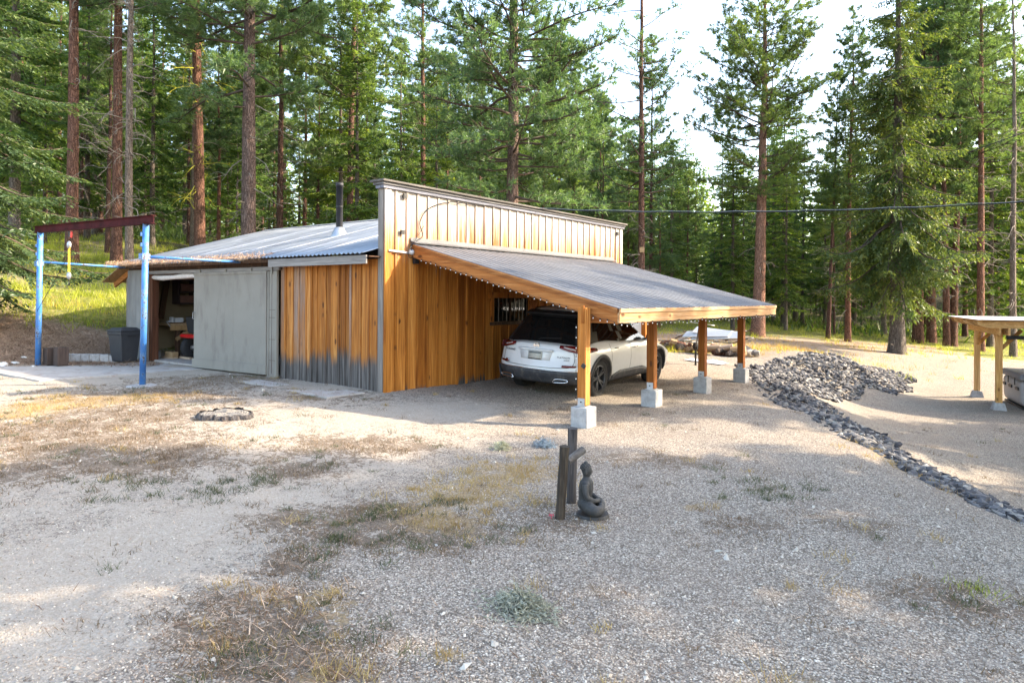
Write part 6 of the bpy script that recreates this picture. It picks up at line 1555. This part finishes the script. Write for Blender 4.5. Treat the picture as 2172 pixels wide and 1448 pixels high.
PB = [make_pine(11, 24, .19, 7.5, 3.3, 84, 15, tl=.27, tw=.024), make_pine(12, 22, .16, 6.5, 3.0, 80, 15, tl=.27, tw=.024, dead=20), make_pine(13, 25, .22, 8.5, 3.7, 86, 16, tl=.28, tw=.024, barkm='bark_dark', dead=10),
      make_pine(14, 20, .13, 5.5, 2.7, 76, 14, tl=.27, tw=.024, barkm='bark_dark', dead=26), make_pine(15, 23, .18, 6.0, 3.2, 84, 15, tl=.27, tw=.024, barkm='bark_dark', dead=22)]
FB = [make_fir(21, 19, .18, 2.4, 2.9, 135, el=.18, ew=.05, dens=1.1), make_fir(22, 16, .14, 1.6, 2.5, 120, el=.18, ew=.05, dens=1.1), make_fir(23, 21, .21, 3.0, 3.2, 150, el=.19, ew=.05, dens=1.1), make_fir(24, 12, .10, .9, 2.1, 100, el=.17, ew=.045, dead=4), make_fir(25, 18, .16, 2.4, 2.6, 130, el=.18, ew=.05, droop=.18, drape=.6)]

def P_(px, d): return at(px, d)
def height_for(px, d, ytop):          # metres above ground so that the tip reaches the measured line
    x, y = at(px, d); return 1.95 + (630 - ytop) / 1450 * d - tz(x, y)
# trees one can tell apart, as measured: (bearing px, distance, kind, height, extra)
def put(kind, px, d, H, rz_, label, cat='pine', name='pine_tree', sxy=None, tilt=0.0):
    x, y = at(px, d); s = H / kind['H']; return plant(kind, x, y, s, rz_, label, cat, None, name, sxy if sxy else 1.0, tilt)
K1 = make_pine(31, 27, .22, 9.5, 3.6, 80, 16, dens=1.1, dead=18); K2 = make_pine(32, 27, .20, 10, 3.4, 74, 16, dens=1.1, dead=44)
K6 = make_pine(36, 26, .295, 6.9, 4.6, 100, 20, dens=1.2, tl=.26, dead=22, barkm='bark_mid')
K10 = make_pine(40, 25, .28, 4.4, 4.7, 132, 15, dens=1.25, tl=.24, dead=26, barkm='bark_mid', droop=.10)
K11 = make_pine(41, 24, .17, 5.6, 3.3, 84, 11, dens=.9, tl=.20, dead=26, sparse=.25, barkm='bark_dark')
K13 = make_pine(43, 21, .34, 7.6, 4.7, 104, 18, dens=1.05, tl=.25, dead=8, barkm='bark_pink')
K16 = make_fir(46, 23, .36, 3.3, 4.5, 170, el=.19, ew=.042, dens=1.1, droop=.55, drape=1.2, dead=24)
K21 = make_fir(51, 16, .24, 1.2, 3.7, 130, el=.13, ew=.030, dens=1.5, droop=.34, drape=.35, dead=10)
KT = make_pine(44, 19, .15, 7.4, 2.3, 84, 18, dens=1.3, tl=.22, dead=22, barkm='bark_dark'); KT2 = make_pine(45, 20, .17, 6.8, 2.6, 90, 18, dens=1.3, tl=.22, dead=16, barkm='bark_red')
KG = make_pine(47, 24, .16, 11, 2.8, 46, 14, dead=60, barkm='bark_grey'); KY = make_pine(48, 26, .24, 9.5, 3.6, 52, 15, dead=46, barkm='bark_red', deadmat='lichen')
put(K1, 152, 26, 27, .3, 'red barked pine rising behind the left end of the blue hoist frame')
put(K2, 247, 27, 27, 1.9, 'dark red pine with bare curved dead limbs beside a thinner grey trunk')
put(KG, 274, 25, 22, .7, 'thin grey trunk with many dead twigs, just right of the dark red pine')
put(KY, 424, 31, 27, 2.2, 'pine with yellow-green lichen on its dead limbs above the tin roof', tilt=.015)
put(KG, 408, 34, 20, 2.9, 'slim dead-limbed trunk just left of the lichen covered pine')
put(K6, 526, 26, 26, 4.2, 'thick ponderosa with low dark needle clumps left of the stove pipe')
put(KT, 592, 36, 22, 1.2, 'slim straight pine between the thick ponderosa and the stove pipe')
put(PB[4], 738, 33, 23, 2.0, 'dark pine standing directly behind the stove pipe', tilt=-.02)
put(K1, 897, 37, 25, 5.0, 'tall red pine behind the front end of the parapet', sxy=.8)
put(K10, 1084, 27, 25, 2.6, 'broad spreading grey pine rising behind the middle of the parapet')
put(K11, 1361, 31, 23, 1.1, 'sparse thin pine against the bright sky right of the parapet')
put(KT, 1381, 38, 16, 4.1, 'short slender pine close behind the sparse one')
put(K13, 1608, 34, 19.0, .9, 'orange trunked pine with full crown above the far eave of the carport', tilt=-.03)
put(KT, 1757, 36, 14.0, 3.3, 'thin grey leaning pine right of the orange trunked one', tilt=-.04)
put(KT2, 1799, 35, 17.2, 2.4, 'slender orange trunk midway to the big drooping fir')
put(K16, 1903, 31, 20.5, .5, 'large drooping fir with pale trunk at the top of the rock heap', 'fir', 'fir_tree')
put(K1, 1948, 38, 26, 1.5, 'left one of two thick red ponderosas close together behind the big fir', sxy=1.25)
put(K1, 1976, 39, 25, 3.8, 'right and darker of two thick red ponderosas behind the big fir', sxy=1.15)
put(KT2, 2009, 37, 21, 5.4, 'left stem of the twin slim orange pines near the pergola', tilt=.02)
put(KT2, 2022, 37, 22, .2, 'right stem of the twin slim orange pines near the pergola', tilt=-.03)
put(K2, 2080, 35, 25, 4.6, 'straight red pine rising behind the pergola post')
put(KG, 2150, 33, 22, 5.5, 'grey trunk at the right edge behind the hot tub')
put(K21, -62, 17.5, 15, .4, 'dark fir whose green sprays hang into the top left of the view', 'fir', 'fir_tree')
put(FB[2], 30, 27, 21, 1.4, 'dense fir at the far left edge behind the drooping sprays', 'fir', 'fir_tree')

# the forest behind: each tree its own
def ytop(px):
    return float(np.interp(px, [-400, 300, 640, 760, 880, 1000, 1180, 1290, 1340, 1480, 1530, 1680, 1730, 1860, 1930, 2300], [-140, -120, -60, -20, 20, 40, 20, 170, 240, 250, 200, 190, 230, 190, 20, -60]))
pts_used = [at(px, d) for px, d in ((152, 26), (247, 27), (274, 25), (424, 31), (526, 26), (592, 36), (738, 33), (897, 37), (1084, 27), (1361, 31), (1608, 34), (1757, 36), (1799, 35), (1903, 31), (1948, 38), (1976, 39), (2015, 37), (2080, 35), (2150, 33), (-62, 17.5), (30, 27))]
def clear(X, Y):
    if X < -9: dmin = 27.5 + .15 * (X + 9)
    elif X < 2: dmin = 28.5
    elif X < 14: dmin = 30 + .55 * X
    else: dmin = 38
    return Y < dmin
cnt = {'f': 0, 'p': 0}; tries = 0; allp = list(pts_used); trees_bg = []
LIT = [(*at(60, 20.5), 2.0, 2.6), (*at(170, 21.5), 2.2, 2.6), (*at(100, 18.5), 1.2, 1.5), (*at(200, 25), 3, 2.5), (-17.5, 10.5, 3.3, 1.5), (-13, 10.5, 3.3, 1.5)]
LIT += [(-9.2, y_, 3.05, .7) for y_ in (8.6, 9.8, 11, 12.2, 13.4, 14.6, 15.8, 17)]
LIT += [(*cam2w(12, 20.3), -1, .9), (*cam2w(10, 17.2), -.8, .8), (*cam2w(9, 13.2), -.6, .5), (*cam2w(1, 9.15), 0, .5), (*cam2w(-6, 10.7), .2, .5), (*cam2w(-2, 4.4), 0, .15), (*cam2w(-10, 24), 2, 2), (*cam2w(8, 27), 0, 2.0), (*cam2w(12, 31), -.3, 2.0), (*cam2w(0, 30), 0, 1.5)]
sx_, sy_ = math.cos(SUN_AZ), math.sin(SUN_AZ)
def blocks(x, y, H, rad=1.6):
    for (a, b, z, r_) in LIT:
        al = (x - a) * sx_ + (y - b) * sy_; la = abs(-(x - a) * sy_ + (y - b) * sx_)
        if al > 0.5 and la < r_ + rad * .6 and z + al * math.tan(SUN_EL) < tz(x, y) + H * .93: return True
    return False
while len(trees_bg) < 298 and tries < 30000:
    tries += 1
    d = 28 + 72 * random.random() ** 1.15; X = random.uniform(-.84, .84) * d; x, y = cam2w(X, d)
    if clear(X, d): continue
    md_ = 1.9 + d * .018
    if any((x - a) ** 2 + (y - b) ** 2 < md_ * md_ for a, b in allp): continue
    if blocks(x, y, 19) and random.random() < .93: continue
    allp.append((x, y)); trees_bg.append((x, y, X, d))
for x, y, X, d in trees_bg:
    px = 1086 + X / d * 1450; z0 = tz(x, y)
    Hm = 1.95 + (630 - ytop(px)) / 1450 * d - z0
    fir = random.random() < (.66 if 1250 < px < 1900 else .48 if px > 600 else .55) and not (d < 45 and px < 1280 and random.random() < .5)
    k = random.randrange(5); kind = (FB if fir else PB)[k]
    H = kind['H'] * random.uniform(.8, 1.12)
    if H > Hm: H = Hm * random.uniform(.72, 1.0)
    H = max(H, 6)
    if d < 36 and 1100 < px < 1560 and H > 15: H *= .75
    if fir:
        plant(kind, x, y, H / kind['H'], random.random() * 6.28, 'green fir of the mixed forest behind the yard, one of many alike', 'fir', 'firs of the forest behind', 'fir_tree')
    else:
        plant(kind, x, y, H / kind['H'], random.random() * 6.28, 'tall pine of the mixed forest behind the yard, one of many alike', 'pine', 'pines of the forest behind', 'pine_tree')
x_, y_ = at(1361, 30.7); tag(boxo('trail_marker', (x_, y_, 1.95 + (630 - 528) / 1450 * 30.7), (.2, .05, .24), M['firewood'], rot=(0, 0, YAW)), 'small orange board nailed to the sparse thin pine', 'marker')
# young firs as undergrowth
KS = [make_fir(61, 5.5, .07, .25, 1.25, 60, el=.15, ew=.04, dead=0), make_fir(62, 7.5, .09, .4, 1.5, 70, el=.16, ew=.042, dead=0)]
n_ = 0; tries = 0
while n_ < 60 and tries < 5000:
    tries += 1
    d = random.uniform(31, 78); X = random.uniform(-.8, .8) * d; x, y = cam2w(X, d)
    if clear(X, d - 2.5): continue
    px = 1086 + X / d * 1450
    if px > 1620 and d < 52: continue
    if any((x - a) ** 2 + (y - b) ** 2 < 2.2 for a, b in allp): continue
    allp.append((x, y)); n_ += 1; k = random.randrange(2)
    plant(KS[k], x, y, random.uniform(.6, 1.1), random.random() * 6.28, 'small young fir growing between the tall trunks of the forest', 'young fir', 'young firs under the trees', 'young_fir')
# the wood beyond, where single trees can no longer be told apart
def far_wood():
    r = np.random.default_rng(99); VV = []; n = 0
    N = 620; dd = 92 + 85 * r.random(N) ** 1.1; XX = (r.random(N) * 2 - 1) * .86 * dd
    xs, ys = cam2w(XX, dd); zs = terr(xs, ys); pxs = 1086 + XX / dd * 1450
    for i in range(N):
        Hm = 1.95 + (630 - max(ytop(pxs[i]), 150) - 60) / 1450 * dd[i] - zs[i]; H = min(r.uniform(13, 22), max(8, Hm)); L = H * .17; m = 230
        u = r.random(m) ** .8; a = r.random(m) * 6.283; q = L * (1 - u) ** .8 * np.sqrt(r.random(m)) + .15
        c = np.stack([xs[i] + np.cos(a) * q, ys[i] + np.sin(a) * q, zs[i] + H * (.06 + .94 * u) - q * .35], -1)
        d = unit(np.stack([np.cos(a), np.sin(a), -.3 + .3 * r.normal(size=m)], -1)) * (.9 * (1 - .4 * u))[:, None]; s_ = unit(np.cross(d, r.normal(size=(m, 3)))) * .26
        VV.append(np.stack([c - s_, c + s_, c + d], 1).reshape(-1, 3)); n += m
    V = np.concatenate(VV); return np_mesh('distant_forest', V, np.arange(len(V)).reshape(-1, 3), M['fir_needles'])
tag(link('distant_forest', far_wood()), 'far wood of firs closing off the view behind the tree trunks', kind='stuff')
def underbrush():
    n = 60000; r = rng; d = 40 + 55 * r.random(n); X = (r.random(n) * 2 - 1) * .86 * d; x, y = cam2w(X, d)
    g = (np.sin(x * .35 + 2 * np.sin(y * .21)) * np.sin(y * .4 + np.sin(x * .3)) > .25); x, y = x[g], y[g]; h = .15 + .9 * r.random(len(x)) ** 2
    V, F = blades(x, y, h, .06, .5); return np_mesh('undergrowth', V, F, M['fir_needles'])
tag(link('undergrowth', underbrush()), 'low green undergrowth on the shaded forest floor', kind='stuff')
# wood goes on unseen to the right; trees added and sized to shade the yard
SIDE = []; tr_ = 0
SH = []
for X_ in np.arange(-9, 9, .8):
    for Y_ in np.arange(2.5, 17.5, .7):
        if abs(X_) > .8 * Y_: continue
        p_ = cam2w(X_, Y_)
        if inside_shed(*p_) or any(abs(Y_ - q) < w_ for q, w_ in ((9.15, .5), (10.7, .5), (13.2, .5), (17.2, .8), (4.4, .2))): continue
        SH.append((p_[0], p_[1], 0.0 if X_ < 5 else -.6))
cover = {p: 0 for p in SH}
while len(SIDE) < 90 and tr_ < 7000:
    tr_ += 1
    X = random.uniform(8, 46); Y = random.uniform(1.5, 26)
    if X < .84 * Y + 2.6 or X < 8: continue
    x, y = cam2w(X, Y); H = random.uniform(8, 27)
    if any((x - q[4]) ** 2 + (y - q[5]) ** 2 < (1.3 + .05 * (H + q[3])) ** 2 for q in SIDE): continue
    if math.hypot(x - 1.4, y - 25) < 4.5 or blocks(x, y, H, .055 * H): continue
    hit = []; z0 = tz(x, y)
    for p in SH:
        if cover[p] >= 2: continue
        al = (x - p[0]) * sx_ + (y - p[1]) * sy_; la = abs(-(x - p[0]) * sy_ + (y - p[1]) * sx_); zz = p[2] + al * math.tan(SUN_EL) - z0
        if al > 1 and .20 * H < zz < .93 * H and la < .14 * H * (1.05 - zz / H) + .15: hit.append(p)
    if len(hit) < (8 if len(SIDE) < 20 else 5 if len(SIDE) < 45 else 3): continue
    for p in hit: cover[p] += 1
    SIDE.append((X, Y, random.randrange(5), H, x, y))
print('side', len(SIDE), 'shaded', sum(1 for v in cover.values() if v), 'of', len(cover))
for i, (X, Y, k, H, x, y) in enumerate(SIDE):
    kind = (FB if (i % 4 or H < 15) else PB)[k]
    plant(kind, x, y, H / kind['H'], i * 1.1, 'unseen tree of the wood right of the yard, added to shade it', 'tree', 'trees to the right of the yard', 'fir_tree' if (i % 4 or H < 15) else 'pine_tree')
